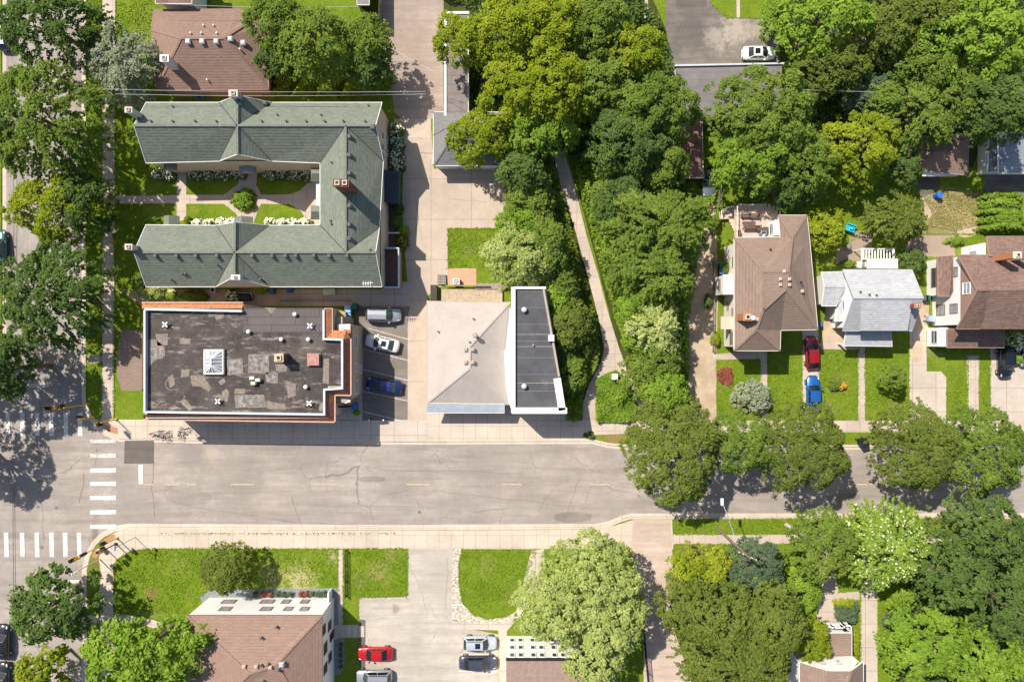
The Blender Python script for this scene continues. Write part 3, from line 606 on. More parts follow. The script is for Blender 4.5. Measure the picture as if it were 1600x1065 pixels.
sl_ = MB(); sl_.prism(inset([(p[0], p[1]) for p in wl], .3), hb - .6, hb - .45); broof = sl_.build('roof', mem, bB)
# new membrane section
def rsheet(parent, pts, h, m, name, soft=0):
    if soft: pts = smooth_poly(pts, soft)
    w = ccw([P(p[0], p[1], h) for p in pts]); b = MB(); n = len(w)
    b.add([(p.x, p.y, h) for p in w] + [(p.x, p.y, h - .02) for p in w], [tuple(range(n))] + [(i, n + i, n + (i + 1) % n, (i + 1) % n) for i in range(n)])
    return b.build(name, m, parent)
newmem = NB('new_membrane', .95, .1)
_c = newmem.mix(newmem.ramp(newmem.noise(.5, 5, .65), .3, .7), (.105, .09, .088), (.145, .125, .12)); _v = newmem.n('ShaderNodeTexBrick'); newmem.put(_v.inputs['Vector'], newmem.pos)
_v.inputs['Scale'].default_value = 1; _v.inputs['Brick Width'].default_value = 6; _v.inputs['Row Height'].default_value = 1.0; _v.inputs['Mortar Size'].default_value = .03
_c = newmem.mix(newmem.mth('MULTIPLY', _v.outputs['Fac'], .8), _c, (.04, .035, .03)); newmem = newmem.done(_c)
hz = hb - .45
rsheet(broof, [(380, 481), (506, 481), (506, 518), (380, 519)], hz + .012, newmem, 'membrane_section')
patm = NB('pale_patch', .95, .1); _c = patm.mix(patm.ramp(patm.noise(2.2, 6, .8), .4, .62), (.11, .10, .095), (.33, .31, .29)); patm = patm.done(_c)
pat2 = NB('tan_patch', .95, .1); _c = pat2.mix(pat2.ramp(pat2.noise(2.6, 5, .8), .3, .65), (.13, .105, .09), (.30, .25, .21)); pat2 = pat2.done(_c)
for pts, m in (([(388, 553), (421, 553), (420, 584), (388, 582)], pat2), ([(390, 555), (419, 555), (418, 580), (390, 580)], patm), ([(243, 522), (262, 521), (262, 539), (246, 540)], pat2), ([(228, 530), (242, 530), (257, 541), (258, 556), (244, 562), (229, 576), (227, 550)], pat2),
               ([(233, 543), (255, 543), (255, 560), (234, 560)], patm), ([(280, 527), (298, 529), (297, 538), (281, 537)], pat2), ([(354, 561), (379, 560), (380, 584), (356, 586)], pat2), ([(357, 562), (377, 562), (377, 582), (358, 583)], patm),
               ([(297, 586), (318, 586), (330, 606), (326, 612), (314, 604), (300, 603)], pat2), ([(366, 617), (412, 616), (417, 636), (368, 637)], pat2), ([(369, 619), (408, 618), (414, 634), (370, 635)], patm), ([(414, 582), (434, 580), (434, 599), (416, 597)], pat2),
               ([(417, 584), (432, 583), (431, 596), (418, 595)], patm), ([(281, 628), (290, 623), (302, 638), (296, 642)], pat2), ([(283, 577), (296, 576), (296, 588), (283, 589)], pat2), ([(341, 596), (350, 590), (353, 597), (345, 602)], pat2),
               ([(346, 612), (354, 607), (358, 612), (355, 628), (349, 626)], pat2), ([(430, 569), (448, 569), (448, 580), (432, 582)], pat2), ([(416, 626), (446, 631), (446, 640), (418, 638)], pat2), ([(448, 596), (462, 600), (462, 618), (450, 622)], pat2),
               ([(333, 489), (350, 484), (349, 497), (338, 500)], pat2), ([(413, 480), (431, 481), (424, 490)], pat2), ([(500, 630), (508, 628), (508, 644), (498, 640)], pat2), ([(367, 607), (383, 607), (383, 615), (366, 615)], pat2), ([(506, 560), (514, 560), (514, 600), (504, 598)], pat2), ([(262, 590), (270, 584), (274, 600), (266, 606)], pat2)):
    rsheet(broof, pts, hz + (.022 if m is pat2 else .032), m, 'roof_patch', 0)
# tar squiggles
for cx, cy, r, a0, a1 in ((268, 600, 10, 60, 300), (452, 625, 8, 180, 400), (238, 634, 7, 200, 330), (256, 640, 14, 190, 280), (278, 616, 12, 10, 110)):
    L = arc(cx, cy, r, a0, a1, 10); Lo = arc(cx, cy, r - 1.4, a0, a1, 10); rsheet(broof, L + Lo[::-1], hz + .028, pat2, 'tar_line')
MBc = MB()
def coping_seg(pts, w, z0, z1, m, name, parent=bB):
    L = [P(p[0], p[1], z1) for p in pts]; n = len(L); L2 = []
    for i, p in enumerate(L):
        e1 = (L[i] - L[i - 1]).normalized() if i else None; e2 = (L[i + 1] - L[i]).normalized() if i < n - 1 else None
        e1 = e1 or e2; e2 = e2 or e1; n1 = Vector((-e1.y, e1.x)); n2 = Vector((-e2.y, e2.x)); k = (n1 + n2) / max(1 + n1.dot(n2), .3); L2.append(Vector((p.x + k.x * w, p.y + k.y * w, z1)))
    b = MB(); V = [(*p.xy, z0) for p in L] + [(*p.xy, z1) for p in L] + [(*p.xy, z0) for p in L2] + [(*p.xy, z1) for p in L2]; F = []
    for i in range(n - 1): F += [(i, i + 1, n + i + 1, n + i), (n + i, n + i + 1, 3 * n + i + 1, 3 * n + i), (2 * n + i, 3 * n + i, 3 * n + i + 1, 2 * n + i + 1)]
    F += [(0, n, 3 * n, 2 * n), (n - 1, 3 * n - 1, 4 * n - 1, 2 * n - 1)]
    return b.add(V, F).build(name, m, parent)
coping_seg([(224, 484), (224, 645), (508, 649), (508, 610), (536, 608), (536, 529), (507, 528), (507, 484)], .25, hb - .55, hb + .15, metal_w, 'coping')
coping_seg([(378, 484), (226, 481)], .28, hb - .5, hb + .16, metal_w, 'coping')
def skirt(quads, m, name='tile_skirt', bot=None):
    for q in quads:
        V = [P(p[0], p[1], p[2] + DH) for p in q]; n = len(V); b = MB(); b.add(V, [tuple(range(n))] if (V[1] - V[0]).cross(V[2] - V[1]).z > 0 else [tuple(range(n))[::-1]]); b.add([v - Vector((0, 0, .15)) for v in V], [tuple(range(n))])
        for i in range(n): j = (i + 1) % n; b.add([V[i], V[j], V[j] - Vector((0, 0, .15)), V[i] - Vector((0, 0, .15))], [(0, 1, 2, 3)])
        b.build(name, m, bB)
skirt([[(222, 482, 7.1), (378, 482, 7.1), (380, 473, 6.6), (222, 473, 6.6)], [(508, 482, 7.2), (521, 482, 6.6), (521, 516, 6.6), (508, 528, 7.2)]], tile)
skirt([[(521, 516, 6.6), (541, 516, 6.5), (548, 529, 6.3), (537, 529, 7.1), (508, 528, 7.1)]], tile)
skirt([[(536, 529, 7.2), (548, 529, 6.2), (548, 616, 6.2), (536, 608, 7.2)], [(509, 611, 7.2), (536, 609, 7.2), (548, 617, 6.2), (523, 617, 6.2)], [(508, 611, 7.2), (523, 618, 6.2), (523, 658, 6.1), (508, 650, 7.2)], [(224, 648, 7.1), (508, 650, 7.1), (523, 658, 6.1), (224, 654, 6.3)]], tile_d)
trim_m = plain('peach_trim', (.55, .33, .24), .8, .1)
for a_, b_ in (((548.5, 529), (548.5, 617)), ((523.5, 617), (548, 617.5)), ((523.6, 617), (523.6, 658.5)), ((224, 655), (523, 659)), ((222, 472.5), (380, 472.5))):
    z_ = 6.25 + DH if a_[1] > 500 else 6.7 + DH; MB().bar(P(*a_, z_), P(*b_, z_), .16, .2).build('trim', trim_m, bB)
rsheet(bB, [(523, 483), (540, 487), (540, 505), (522, 505)], 5.4, plain('ochre_roof', (.42, .29, .14), .9, .2, 2), 'lower_roof')
rsheet(bB, [(523, 506), (548, 506), (548, 522), (523, 522)], 6.35, tile, 'lower_roof'); 
rsheet(bB, [(527, 507), (547, 506), (547, 515), (531, 513), (540, 517), (528, 516)], 6.38, white, 'snow_guard')
rsheet(bB, [(523, 618), (548, 617), (548, 629), (523, 630)], 6.0, tile, 'lower_roof'); rsheet(bB, [(528, 619), (534, 618), (548, 626), (540, 630), (530, 624)], 6.03, white, 'roof_flashing')
# east annex walls
ax0, ax1 = G(520, 0).x, G(566, 0).x; 
aw = MB(); aw.prism(ccw([W2(G(540, 497)), W2(G(553, 497)), W2(G(553, 509)), W2(G(567.5, 509)), W2(G(567.5, 612)), W2(G(556, 622)), W2(G(540, 622))]), 0, 6.1); aw.build('annex', tan, bB)
X = G(567.5, 0).x + .0
for py, z, w_, h_ in ((534, 4.3, .9, 1.5), (572, 4.0, .6, 1.0), (576, 1.8, .8, .9), (602, 4.0, .9, 1.6)): window(bB, (X, ey(py) - 1), (X, ey(py) + 1), .5, z, h_, w_)
a_ = W2(G(250, 650)); c_ = W2(G(540, 650)); Yw = P(0, 656, hb).y + .13
for x in (300, 340, 380, 420, 460, 500): door(bB, ((x - 800) * .93 / K - 1, Yw), ((x - 800) * .93 / K + 1, Yw), .5, 1.6, 2.4, dark, 1)
for x in (260, 320, 360, 400, 440, 480): window(bB, ((x - 800) * .93 / K - 1, Yw), ((x - 800) * .93 / K + 1, Yw), .5, 4.2, 1.2, 1.5)
sb = Surf(broof)
# pyramid skylight
p = P(336, 565, hz); b = MB(); w_, d_ = 1.15, 1.45
b.box(p.x - w_ - .15, p.x + w_ + .15, p.y - d_ - .15, p.y + d_ + .15, hz, hz + .35); sk = b.build('skylight', plain('skylight_kerb', (.3, .26, .22), .9, .2), broof)
top = [(p.x, p.y + .45, hz + 1.1), (p.x, p.y - .45, hz + 1.1)]; cs = [(p.x - w_, p.y - d_, hz + .37), (p.x + w_, p.y - d_, hz + .37), (p.x + w_, p.y + d_, hz + .37), (p.x - w_, p.y + d_, hz + .37)]
MB().add(cs + top, [(0, 1, 5), (1, 2, 4, 5), (2, 3, 4), (3, 0, 5, 4)]).build('skylight_glass', glass_b, broof)
b = MB()
for c in cs: b.bar(c, top[0] if c[1] > p.y else top[1], .1)
for i in range(4): b.bar(cs[i], cs[(i + 1) % 4], .14)
for t in (-.9, -.45, 0, .45, .9): b.bar((p.x - w_, p.y + t, hz + .4), (p.x, p.y + max(-.45, min(.45, t)), hz + 1.13), .09); b.bar((p.x + w_, p.y + t, hz + .4), (p.x, p.y + max(-.45, min(.45, t)), hz + 1.13), .09)
for t in (-.7, 0, .7):
    for sg in (-1, 1): b.bar((p.x + t, p.y + sg * d_, hz + .4), (p.x, p.y + sg * .45, hz + 1.13), .07)
b.bar(top[0], top[1], .12); b.build('skylight_bars', white, broof)
chimney(broof, W2(P(445, 558, hz)), 1.0, .9, hz, hz + 2.0, brick, plain('ochre_cap', (.55, .4, .24), .8, .2))
p = P(491, 562, hz); MB().box(p.x - .85, p.x + .85, p.y - .85, p.y + .85, hz, hz + .2).build('hatch_kerb', pat2, broof); MB().box(p.x - .68, p.x + .72, p.y - .66, p.y + .74, hz + .2, hz + .55).build('roof_hatch', plain('pink_hatch', (.42, .22, .18), .8, .2), broof)
def cross_vent(px, py):
    p = P(px, py, hz); b = MB(); b.tube(p, p + Vector((0, 0, .45)), .12)
    for t in (45, 135):
        d = Vector((math.cos(R(t)), math.sin(R(t)), 0)) * .42; b.bar(p + Vector((0, 0, .5)) - d, p + Vector((0, 0, .5)) + d, .16, .12)
    b.build('cross_vent', white, broof)
for x, y in ((261, 507), (343, 626), (486, 509), (485, 629)): cross_vent(x, y)
for x, y in ((462, 491), (390, 518), (441, 530), (483, 530), (479, 604)):
    p = P(x, y, hz); b = MB(); b.tube(p, p + Vector((0, 0, .4)), .14); b.dome(p + Vector((0, 0, .4)), .27, .18); b.build('dome_vent', white, broof)
for x, y in ((396, 590), (405, 593), (398, 598)):
    p = P(x, y, hz); MB().box(p.x - .28, p.x + .28, p.y - .2, p.y + .2, hz, hz + .6).build('rooftop_unit', plain('ac_beige', (.6, .55, .47), .6, .1), broof)
# west lean-to
lt = rsheet(bB, [(188, 516), (222, 516), (222, 610), (190, 610), (183, 588), (182, 562), (186, 540)], 3.4, sh_tan, 'lean_to_roof')
walls(bB, [(188, 516), (224, 516), (224, 610), (190, 610), (184, 588), (183, 562), (186, 540)], 3.4, cream, .25, name='lean_to_wall')
# pole awning and blue door at the south-east corner
MB().bar(G(534, 632, 2.9), G(557, 631, 2.9), .22, .2).build('awning_beam', dark, bB); MB().box(*[v for q in ((G(555, 0).x, G(560, 0).x), (G(0, 638).y, G(0, 629).y)) for v in q], .05, 2.2).build('side_door', plain('blue_door', (.04, .16, .42), .5, .1), bB)

# ---------------- middle building: hip roof joined to a flat roof ----------------
mC = empty('commercial_building', 'low pale brown hip roofed shop joined to a taller white block with dark flat roof', 'building')
hr = roof(mC, [(667, 470, 3.4), (797, 472, 3.4), (790, 545, 3.4), (795, 632, 3.4), (667, 630, 3.4), (734, 541, 5.6), (734, 575, 5.6)], [(0, 1, 5), (1, 2, 6, 5), (2, 3, 6), (3, 4, 6), (4, 0, 5, 6)], sh_pale, fascia=tan)
roof(mC, [(667, 629.5, 3.45), (788, 631, 3.45), (788, 645, 2.95), (666, 645, 2.95)], [(0, 1, 2, 3)], plain('seamed_steel', (.50, .54, .60), .5, .12, 1.2, .4, .3), fascia=offw, name='canopy_roof')
walls(mC, [(667, 470), (797, 472), (797, 640), (667, 640)], 3.3, cream, .5)
b = MB(); b.add([P(796, 482, 3.6), P(790, 545, 3.5), P(783, 556, 3.5), P(795, 630, 3.5), P(799, 640, 5), P(799, 480, 5)], [(0, 5, 4, 3, 2, 1)]); b.build('valley_flashing', plain('pale_steel', (.60, .64, .68), .5, .08, 1, .4, .2), mC)
fp = [(798, 447), (853, 447), (886, 646), (798, 646)]; hf = 7.0
wf = [W2(P(x, y, hf)) for x, y in fp]; o = MB().prism(inset(wf, .05), 0, hf - .45).build('block_wall', offw, mC)
flat = NB('flat_membrane', .95, .1); _c = flat.mix(flat.ramp(flat.noise(.5, 5, .65), .3, .7), (.07, .07, .078), (.105, .104, .112)); _v = flat.n('ShaderNodeTexBrick'); flat.put(_v.inputs['Vector'], flat.pos)
_v.inputs['Scale'].default_value = 1; _v.inputs['Brick Width'].default_value = 30; _v.inputs['Row Height'].default_value = 2.1; _v.inputs['Mortar Size'].default_value = .025; _c = flat.mix(flat.mth('MULTIPLY', _v.outputs['Fac'], .5), _c, (.3, .3, .3))
_c = flat.mix(flat.ramp(flat.noise(.35, 5, .7), .58, .75, 0, .35), _c, (.3, .28, .26)); flat = flat.done(_c)
fr = MB().prism(inset(wf, .12), hf - .6, hf - .4).build('flat_roof', flat, mC)
coping_seg([(800, 448), (800, 646)], .42, 3.5, hf, white, 'parapet', mC)
for o_, w_, pts in (('parapet', .75, [(803, 646), (886, 646)]), ('parapet', .9, [(884, 640), (876, 590)]), ('parapet', .25, [(875, 588), (851, 452)]), ('parapet', .3, [(853, 447.6), (803, 447.6)])):
    coping_seg(pts, w_ , hf - .5, hf + (.05 if w_ > .5 else -.1), white if w_ != .25 else tan, o_, mC)
for x, y in ((819, 484), (819, 603)):
    p = P(x, y, hf - .4); b = MB(); b.tube(p, p + Vector((0, 0, .4)), .2); b.dome(p + Vector((0, 0, .4)), .36, .25); b.build('dome_vent', metal_w, fr)
p = P(862, 528, hf); MB().box(p.x - .4, p.x + .3, p.y - .4, p.y + .4, hf - .5, hf + .25).build('roof_scupper', white, fr); p = P(833, 539, hf - .4); MB().tube(p, p + Vector((0, 0, .3)), .12).build('roof_vent', metal_g, fr)
for y0 in (522, 541, 598): rsheet(fr, [(803, y0), (803 + (y0 - 447) * .17 + 46, y0 - .3), (803 + (y0 - 447) * .17 + 46, y0 + .5), (803, y0 + .7)], hf - .385, plain('seam_tape', (.32, .3, .27), .9, .2), 'roof_seam')
s = Surf(hr)
for x, y in ((728, 546), (728, 566), (739, 546), (739, 566)): boxvent(s, x, y, .42, .35, plain('tan_vent', (.4, .31, .26), .7, .1))
for x, y in ((685, 518), (740, 498), (734, 534)): vent(s, x, y, .12, .3)
p = s.hit(743, 524); b = MB(); b.tube(p - Vector((0, 0, .3)), p + Vector((0, 0, 1.1)), .2); b.tube(p + Vector((0, 0, 1.1)), p + Vector((0, 0, 1.3)), .34, .22); b.build('flue_pipe', metal_g, hr)
# timber yard deck behind it
dk = empty('deck', 'weathered timber deck and steps between the hip roofed shop and the terracotta patio', 'deck')
MB().box(G(690, 0).x, G(785, 0).x, G(0, 472).y, G(0, 452).y, .05, .4).build('platform', wood, dk); MB().box(G(743, 0).x, G(790, 0).x, G(0, 452).y, G(0, 443).y, .05, .55).build('platform', woodg, dk)
for i in range(4): MB().box(G(684, 0).x + .0, G(697, 0).x, G(0, 441 - i * 4).y - .3, G(0, 441 - i * 4).y, .03, .3 + i * .05 if i < 3 else .35).build('step', woodg, dk)
MB().bar(G(697, 447, .9), G(765, 447, .9), .12, .25).bar(G(697, 447, .45), G(765, 447, .45), .1, .1).build('railing', woodg, dk)
MB().box(G(674, 0).x, G(684, 0).x, G(0, 470).y, G(0, 446).y, .02, 1.1).build('bin_screen', plain('dark_screen', (.07, .06, .055), .9, .2), dk)
# ---------------- houses and garages ----------------
def house(name, label, cat='house'): return empty(name, label, cat)
# long garage west of the thicket
g = house('garage', 'grey hip roofed triple garage beside the alley, white fascia facing the concrete apron', 'garage')
r = roof(g, [(677, 175, 2.8), (786, 175, 2.8), (786, 259, 2.8), (677, 259, 2.8), (704, 217, 4.3), (752, 217, 4.3)], [(0, 1, 5, 4), (1, 2, 5), (2, 3, 4, 5), (3, 0, 4)], sh_mid, fascia=white)
o, w = walls(g, [(677, 175), (786, 175), (786, 259), (677, 259)], 2.8, offw, .35)
for t in (.2, .52, .82): door(g, (P(677, 0, 2.8).x, P(0, 259, 2.8).y + .33), (P(786, 0, 2.8).x, P(0, 259, 2.8).y + .33), t, 2.5, 2.3, white)
g = house('garage', 'long flat roofed garage with white wall edge along the alley, half under trees', 'garage')
w = [W2(P(x, y, 3)) for x, y in ((693, 18), (733, 18), (733, 186), (693, 186))]
MB().prism(inset(w, .1), 0, 2.75).build('wall', white, g); MB().prism(inset(w, .25), 2.7, 2.85).build('roof', m_shingle('roll_roofing', (.2, .165, .16), (.25, .21, .20), row=1.2), g); coping_seg([(694, 186), (694, 18), (733, 18)][::-1], .3, 2.5, 3.0, white, 'parapet', g)
# brown hip house, top
g = house('house', 'brown hip roofed house with white roof vents, north of the green roofed apartments')
r = roof(g, [(240, 15, 4), (372, 14, 4), (420, 35, 4), (420, 140, 4), (243, 141, 4), (283, 60, 6.6), (350, 60, 6.6), (236, 47, 4), (240, 90, 4), (392, 33, 4.6), (250, 62, 4.9), (278, 62, 6.2)],
     [(0, 1, 9, 6, 5, 7), (1, 2, 9), (2, 3, 6, 9), (3, 4, 5, 6), (4, 8, 5), (8, 7, 5)], sh_brown, fascia=brownw)
walls(g, [(242, 16), (372, 16), (418, 36), (418, 139), (245, 139), (240, 90), (238, 48)], 4, brownw, .4)
s = Surf(r)
for x, y in ((319, 41), (335, 41), (299, 53), (316, 53), (340, 53), (376, 78), (325, 126)): vent(s, x, y, .13, .3, offw)
for x, y in ((295, 66), (317, 66), (339, 66), (361, 62), (381, 68)): boxvent(s, x, y, .5, .4, plain('white_vent', (.6, .6, .6), .6, .1))
chimney(r, W2(P(274, 105, 5)), 1.0, .75, 4, 7.6, plain('pale_stucco', (.6, .56, .52), .8, .1), white)
# top left fragment
g = house('house', 'dark roofed house cut off by the photo above the brown hip roof'); roof(g, [(243, -60, 5), (300, -60, 5), (300, 6, 5), (243, 6, 5)], [(0, 1, 2, 3)], sh_dark, fascia=offw); walls(g, [(243, -60), (300, -60), (300, 6), (243, 6)], 5, white, .4)
g = house('shed', 'narrow dark grey shed beside the alley above the locust trees', 'shed'); roof(g, [(555, -40, 3), (577, -40, 3.3), (577, 8, 3.3), (558, 8, 3)], [(0, 1, 2, 3)], sh_mid, fascia=offw); walls(g, [(556, -40), (592, -40), (592, 26), (578, 24), (558, 8)], 2.8, woodg, .1)
# ribbed metal garage
g = house('garage', 'wide garage with a ribbed grey metal roof behind the worn asphalt car park', 'garage')
rib = NB('ribbed_metal', .6, .4); _s = rib.n('ShaderNodeSeparateXYZ'); rib.put(_s.inputs[0], rib.pos); _f = rib.mth('FRACT', rib.mth('DIVIDE', _s.outputs[1], .95))
_c = rib.mix(rib.ramp(rib.noise(.8, 4), .3, .7), (.15, .135, .14), (.20, .18, .185)); rib = rib.done(rib.mix(rib.ramp(_f, 0, .12, .7, 0), _c, (.1, .09, .1)))
w = [W2(P(x, y, 3.2)) for x, y in ((1054, 99), (1222, 99), (1222, 180), (1075, 180))]
MB().prism(inset(w, .3), 0, 3.0).build('wall', white, g); MB().prism(w, 3.0, 3.2).build('roof', rib, g)
coping_seg([(1055, 101), (1226, 97.5)], -.22, 2.7, 3.45, metal_w, 'parapet', g)
MB().box(P(1110, 0, 3.2).x, P(1130, 0, 3.2).x, P(0, 180, 3.2).y - .15, P(0, 180, 3.2).y - .004, 2.9, 3.3).build('gutter', offw, g)
# corrugated shed
g = house('shed', 'rusty brown corrugated shed roof under the thicket beside the silver pickup', 'shed')
cor = plain('rusty_sheet', (.25, .14, .11), .8, .4, 3)
roof(g, [(1064, 195, 2.8), (1097, 190, 2.5), (1099, 278, 2.5), (1064, 278, 2.8), (1080, 236, 3.4)], [(0, 1, 4), (1, 2, 4), (2, 3, 4), (3, 0, 4)], cor); walls(g, [(1066, 195), (1097, 192), (1097, 277), (1066, 277)], 2.6, woodg, .3)
g = house('shed', 'small white roofed shed almost hidden under trees north of the brown house deck', 'shed')
roof(g, [(1159, 262, 2.6), (1200, 262, 2.6), (1200, 277, 2.4), (1159, 277, 2.4)], [(0, 1, 2, 3)], plain('cream_roof', (.5, .46, .4), .8, .1)); walls(g, [(1160, 262), (1200, 262), (1200, 277), (1160, 277)], 2.4, woodg, .15)
g = house('house', 'mostly hidden pink brown roof among trees at the north edge'); roof(g, [(1300, 30, 5), (1352, 34, 5), (1352, 70, 4.5), (1310, 64, 4.5)], [(0, 1, 2, 3)], sh_tan); walls(g, [(1302, 32), (1350, 36), (1350, 68), (1312, 62)], 4.4, tan, .3)
# NE garages
g = house('garage', 'brown roofed garage behind the dry grass yard, white gutter edge', 'garage')
r = roof(g, [(1430, 212, 2.8), (1514, 210, 2.8), (1512, 274, 2.8), (1430, 266, 2.8), (1462, 236, 4), (1490, 236, 4)], [(0, 1, 5, 4), (1, 2, 5), (2, 3, 4, 5), (3, 0, 4)], sh_red, fascia=tan)
walls(g, [(1430, 212), (1514, 212), (1512, 272), (1430, 266)], 2.8, white, .35)
roof(g, [(1436, 268, 2.5), (1470, 267, 2.5), (1500, 272, 2.5), (1495, 275, 2.2), (1436, 275, 2.2)], [(0, 1, 2, 3, 4)], white, name='door_canopy')
g = house('garage', 'blue grey roofed garage at the east edge behind the clipped hedge', 'garage')
roof(g, [(1560, 207, 3.6), (1800, 207, 3.6), (1800, 271, 3), (1560, 271, 3)], [(0, 1, 2, 3)], sh_blue, fascia=white); roof(g, [(1546, 214, 2.6), (1560, 212, 2.6), (1560, 268, 2.6), (1543, 270, 2.6)], [(0, 1, 2, 3)], sh_mid, fascia=white, name='lower_roof'); walls(g, [(1546, 214), (1800, 212), (1800, 269), (1545, 269)], 2.6, offw, .3)
# brown hip house east of the dirt lane
g = house('house', 'cream house with a large brown hip roof and raised deck beside the dirt lane')
he, hh = 5.6, 8.2
r = roof(g, [(1147, 371, he), (1219, 370, he), (1216, 336, he), (1261, 336, he), (1265, 372, he), (1278, 515, he), (1220, 516, he), (1219, 548, he), (1147, 548, he),
     (1194, 425, hh), (1232, 425, hh), (1228, 452, hh), (1193, 484, hh), (1182, 515, 7.4), (1238, 372, 6.8)],
     [(0, 1, 9), (1, 2, 14), (2, 3, 14), (3, 4, 14), (4, 5, 10, 14), (1, 14, 10, 9), (9, 10, 11), (10, 5, 11), (5, 6, 11), (9, 11, 12), (11, 6, 12), (12, 6, 13), (6, 7, 13), (7, 8, 13), (8, 0, 12, 13), (0, 9, 12)], sh_tan, fascia=offw)
o, w = walls(g, [(1149, 373), (1218, 372), (1216, 338), (1260, 338), (1276, 513), (1218, 514), (1217, 546), (1149, 546)], he, offw, .35)
Xw = P(1149, 0, he).x + .36
for py, z, ww, hw in ((408, 3.8, 1.2, 1.0), (487, 3.6, 1.0, 1.0), (528, 3.0, 1.7, 1.4), (476, 1.6, 1, 1)): window(g, (Xw, ey(py) * .95 - 1), (Xw, ey(py) * .95 + 1), .5, z, ww, hw, flip=-1, fm=cream)
MB().box(Xw - 1.5, Xw - .02, G(0, 450).y * .0 + P(0, 459, 4).y, P(0, 430, 4).y, .9, 4.4).build('bay', offw, g); MB().box(Xw - 1.6, Xw + .02, P(0, 460, 4.4).y, P(0, 429, 4.4).y, 4.4, 4.52).build('bay_roof', offw, g)
window(g, (Xw - 1.5, P(0, 459, 4).y), (Xw - 1.5, P(0, 430, 4).y), .5, 2.8, 1.6, 1.2, flip=-1, fm=cream)
MB().box(Xw - 1.5, Xw + .02, P(0, 514, 4).y, P(0, 494, 4).y, 3.2, 3.35).build('porch_roof', cream, g)
chimney(r, W2(P(1158, 496, 6)), 1.0, .85, 5.5, 8.2, plain('orange_brick', (.42, .18, .08), .9, .3, 6), plain('orange_cap', (.45, .2, .1), .9, .2)); 
s = Surf(r)
p = s.hit(1170, 497); b = MB(); b.tube(p, p + Vector((0, 0, 1.3)), .17); b.tube(p + Vector((0, 0, 1.3)), p + Vector((0, 0, 1.55)), .28); b.build('flue_pipe', white, r)
for x, y in ((1219, 436), (1219, 445), (1233, 436), (1233, 445), (1253, 455), (1225, 424), (1183, 499)): boxvent(s, x, y, .35, .25, plain('tan_vent2', (.5, .36, .3), .7, .1))
for x, y in ((1203, 390), (1251, 441)): vent(s, x, y, .12, .3, dark)
Xe = P(1216, 0, he).x + .2
MB().box(Xe - .5, Xe + .05, P(0, 368, 5).y, P(0, 344, 5).y, 0, 5.3).build('gable_wall', white, g); window(g, (Xe - .5, P(0, 366, 5).y), (Xe - .5, P(0, 346, 5).y), .5, 4.2, 1.2, 1.1, flip=-1)
# deck
dk = empty('deck', 'raised pinkish timber deck with white railings and dark garden furniture on the brown hip house', 'deck')
dz = 2.9; dx0, dx1, dy0, dy1 = P(1148, 0, dz).x, P(1214, 0, dz).x, P(0, 371, dz).y, P(0, 322, dz).y
dpink = plain('pink_decking', (.62, .47, .38), .85, .2, 4)
b = MB(); n = 22
for i in range(n): y0 = dy0 + (dy1 - dy0) * i / n; b.box(dx0, dx1, y0 + .015, y0 + (dy1 - dy0) / n - .015, dz - .12, dz)
b.build('decking', dpink, dk)
b = MB()
for x in (dx0 + .1, dx1 - .1):
    for y in (dy0 + .2, dy1 - .1): b.box(x - .08, x + .08, y - .08, y + .08, 0, dz - .12)
b.build('post', woodg, dk)
b = MB(); b.add([G(1122, 344, .05), G(1146, 326, .05), G(1146, 380, .05), G(1130, 385, .05)], [(0, 3, 2, 1)])
balustrade(dk, [(dx0, dy0), (dx0, dy1), (dx1, dy1), (dx1, dy0 + 2)], dz, 1.0, offw, .95)
MB().prism(ccw([W2(G(1122, 344)), W2(G(1127, 330)), W2(G(1147, 322)), W2(G(1150, 342))]), .4, .6).build('lower_deck', dpink, dk)
for i in range(9): 
    y = G(0, 334 + i * 5).y; MB().box(G(1134 + i * 1.0, 0).x, G(1146, 0).x, y - .45, y, .3 + i * .27, .42 + i * .27).build('step', dpink, dk)
balustrade(dk, [W2(G(1122, 344)), W2(G(1122, 331)), W2(G(1147, 323))], .6, .9, offw, 1.0)
def on(px, py, z): return P(px, py, z)
def table(px, py, w, d, z, h, m, label):
    p = P(px, py, z); t = empty('garden_table', label, 'table', loc=p); MB().box(-w / 2, w / 2, -d / 2, d / 2, h - .05, h).build('table_top', m, t)
    b0 = None
    for sx in (-1, 1):
        for sy in (-1, 1): MB().box(sx * (w / 2 - .1) - .04, sx * (w / 2 - .1) + .04, sy * (d / 2 - .1) - .04, sy * (d / 2 - .1) + .04, 0, h - .05).build('leg', m, t)
table(1168, 353, 1.6, .95, dz, .72, woodd, 'dark slatted dining table on the raised deck'); table(1197, 360, 1.2, .75, dz, .6, woodd, 'smaller dark table beside the dining table on the raised deck'); table(1153, 365, .4, .8, dz, .6, woodd, 'narrow dark side table at the west railing of the deck')
def bench(px, py, z, w, rz, m, label, name='garden_bench'):
    t = empty(name, label, 'bench' if 'bench' in name else 'chair', loc=P(px, py, z), rz=rz)
    b = MB()
    for i in range(4): b.box(-w / 2, w / 2, -.22 + i * .12, -.13 + i * .12, .42, .46)
    b.build('seat', m, t); b = MB(); [b.box(-w / 2, w / 2, .26, .3, .55 + i * .13, .64 + i * .13) for i in range(3)]; b.build('backrest', m, t)
    for sx in (-1, 1): MB().box(sx * w / 2 - .04, sx * w / 2 + .04, -.24, .28, 0, .62).build('arm_frame', m, t)
bench(1164, 338, dz, 1.1, 0, woodd, 'dark slatted bench at the north rail of the deck'); bench(1178, 339, dz, 1.1, 0, woodd, 'second dark slatted bench next to the first at the north rail of the deck')
bench(1183, 357, dz, .55, R(-90), woodd, 'single dark chair at the east end of the dining table', 'garden_chair'); 
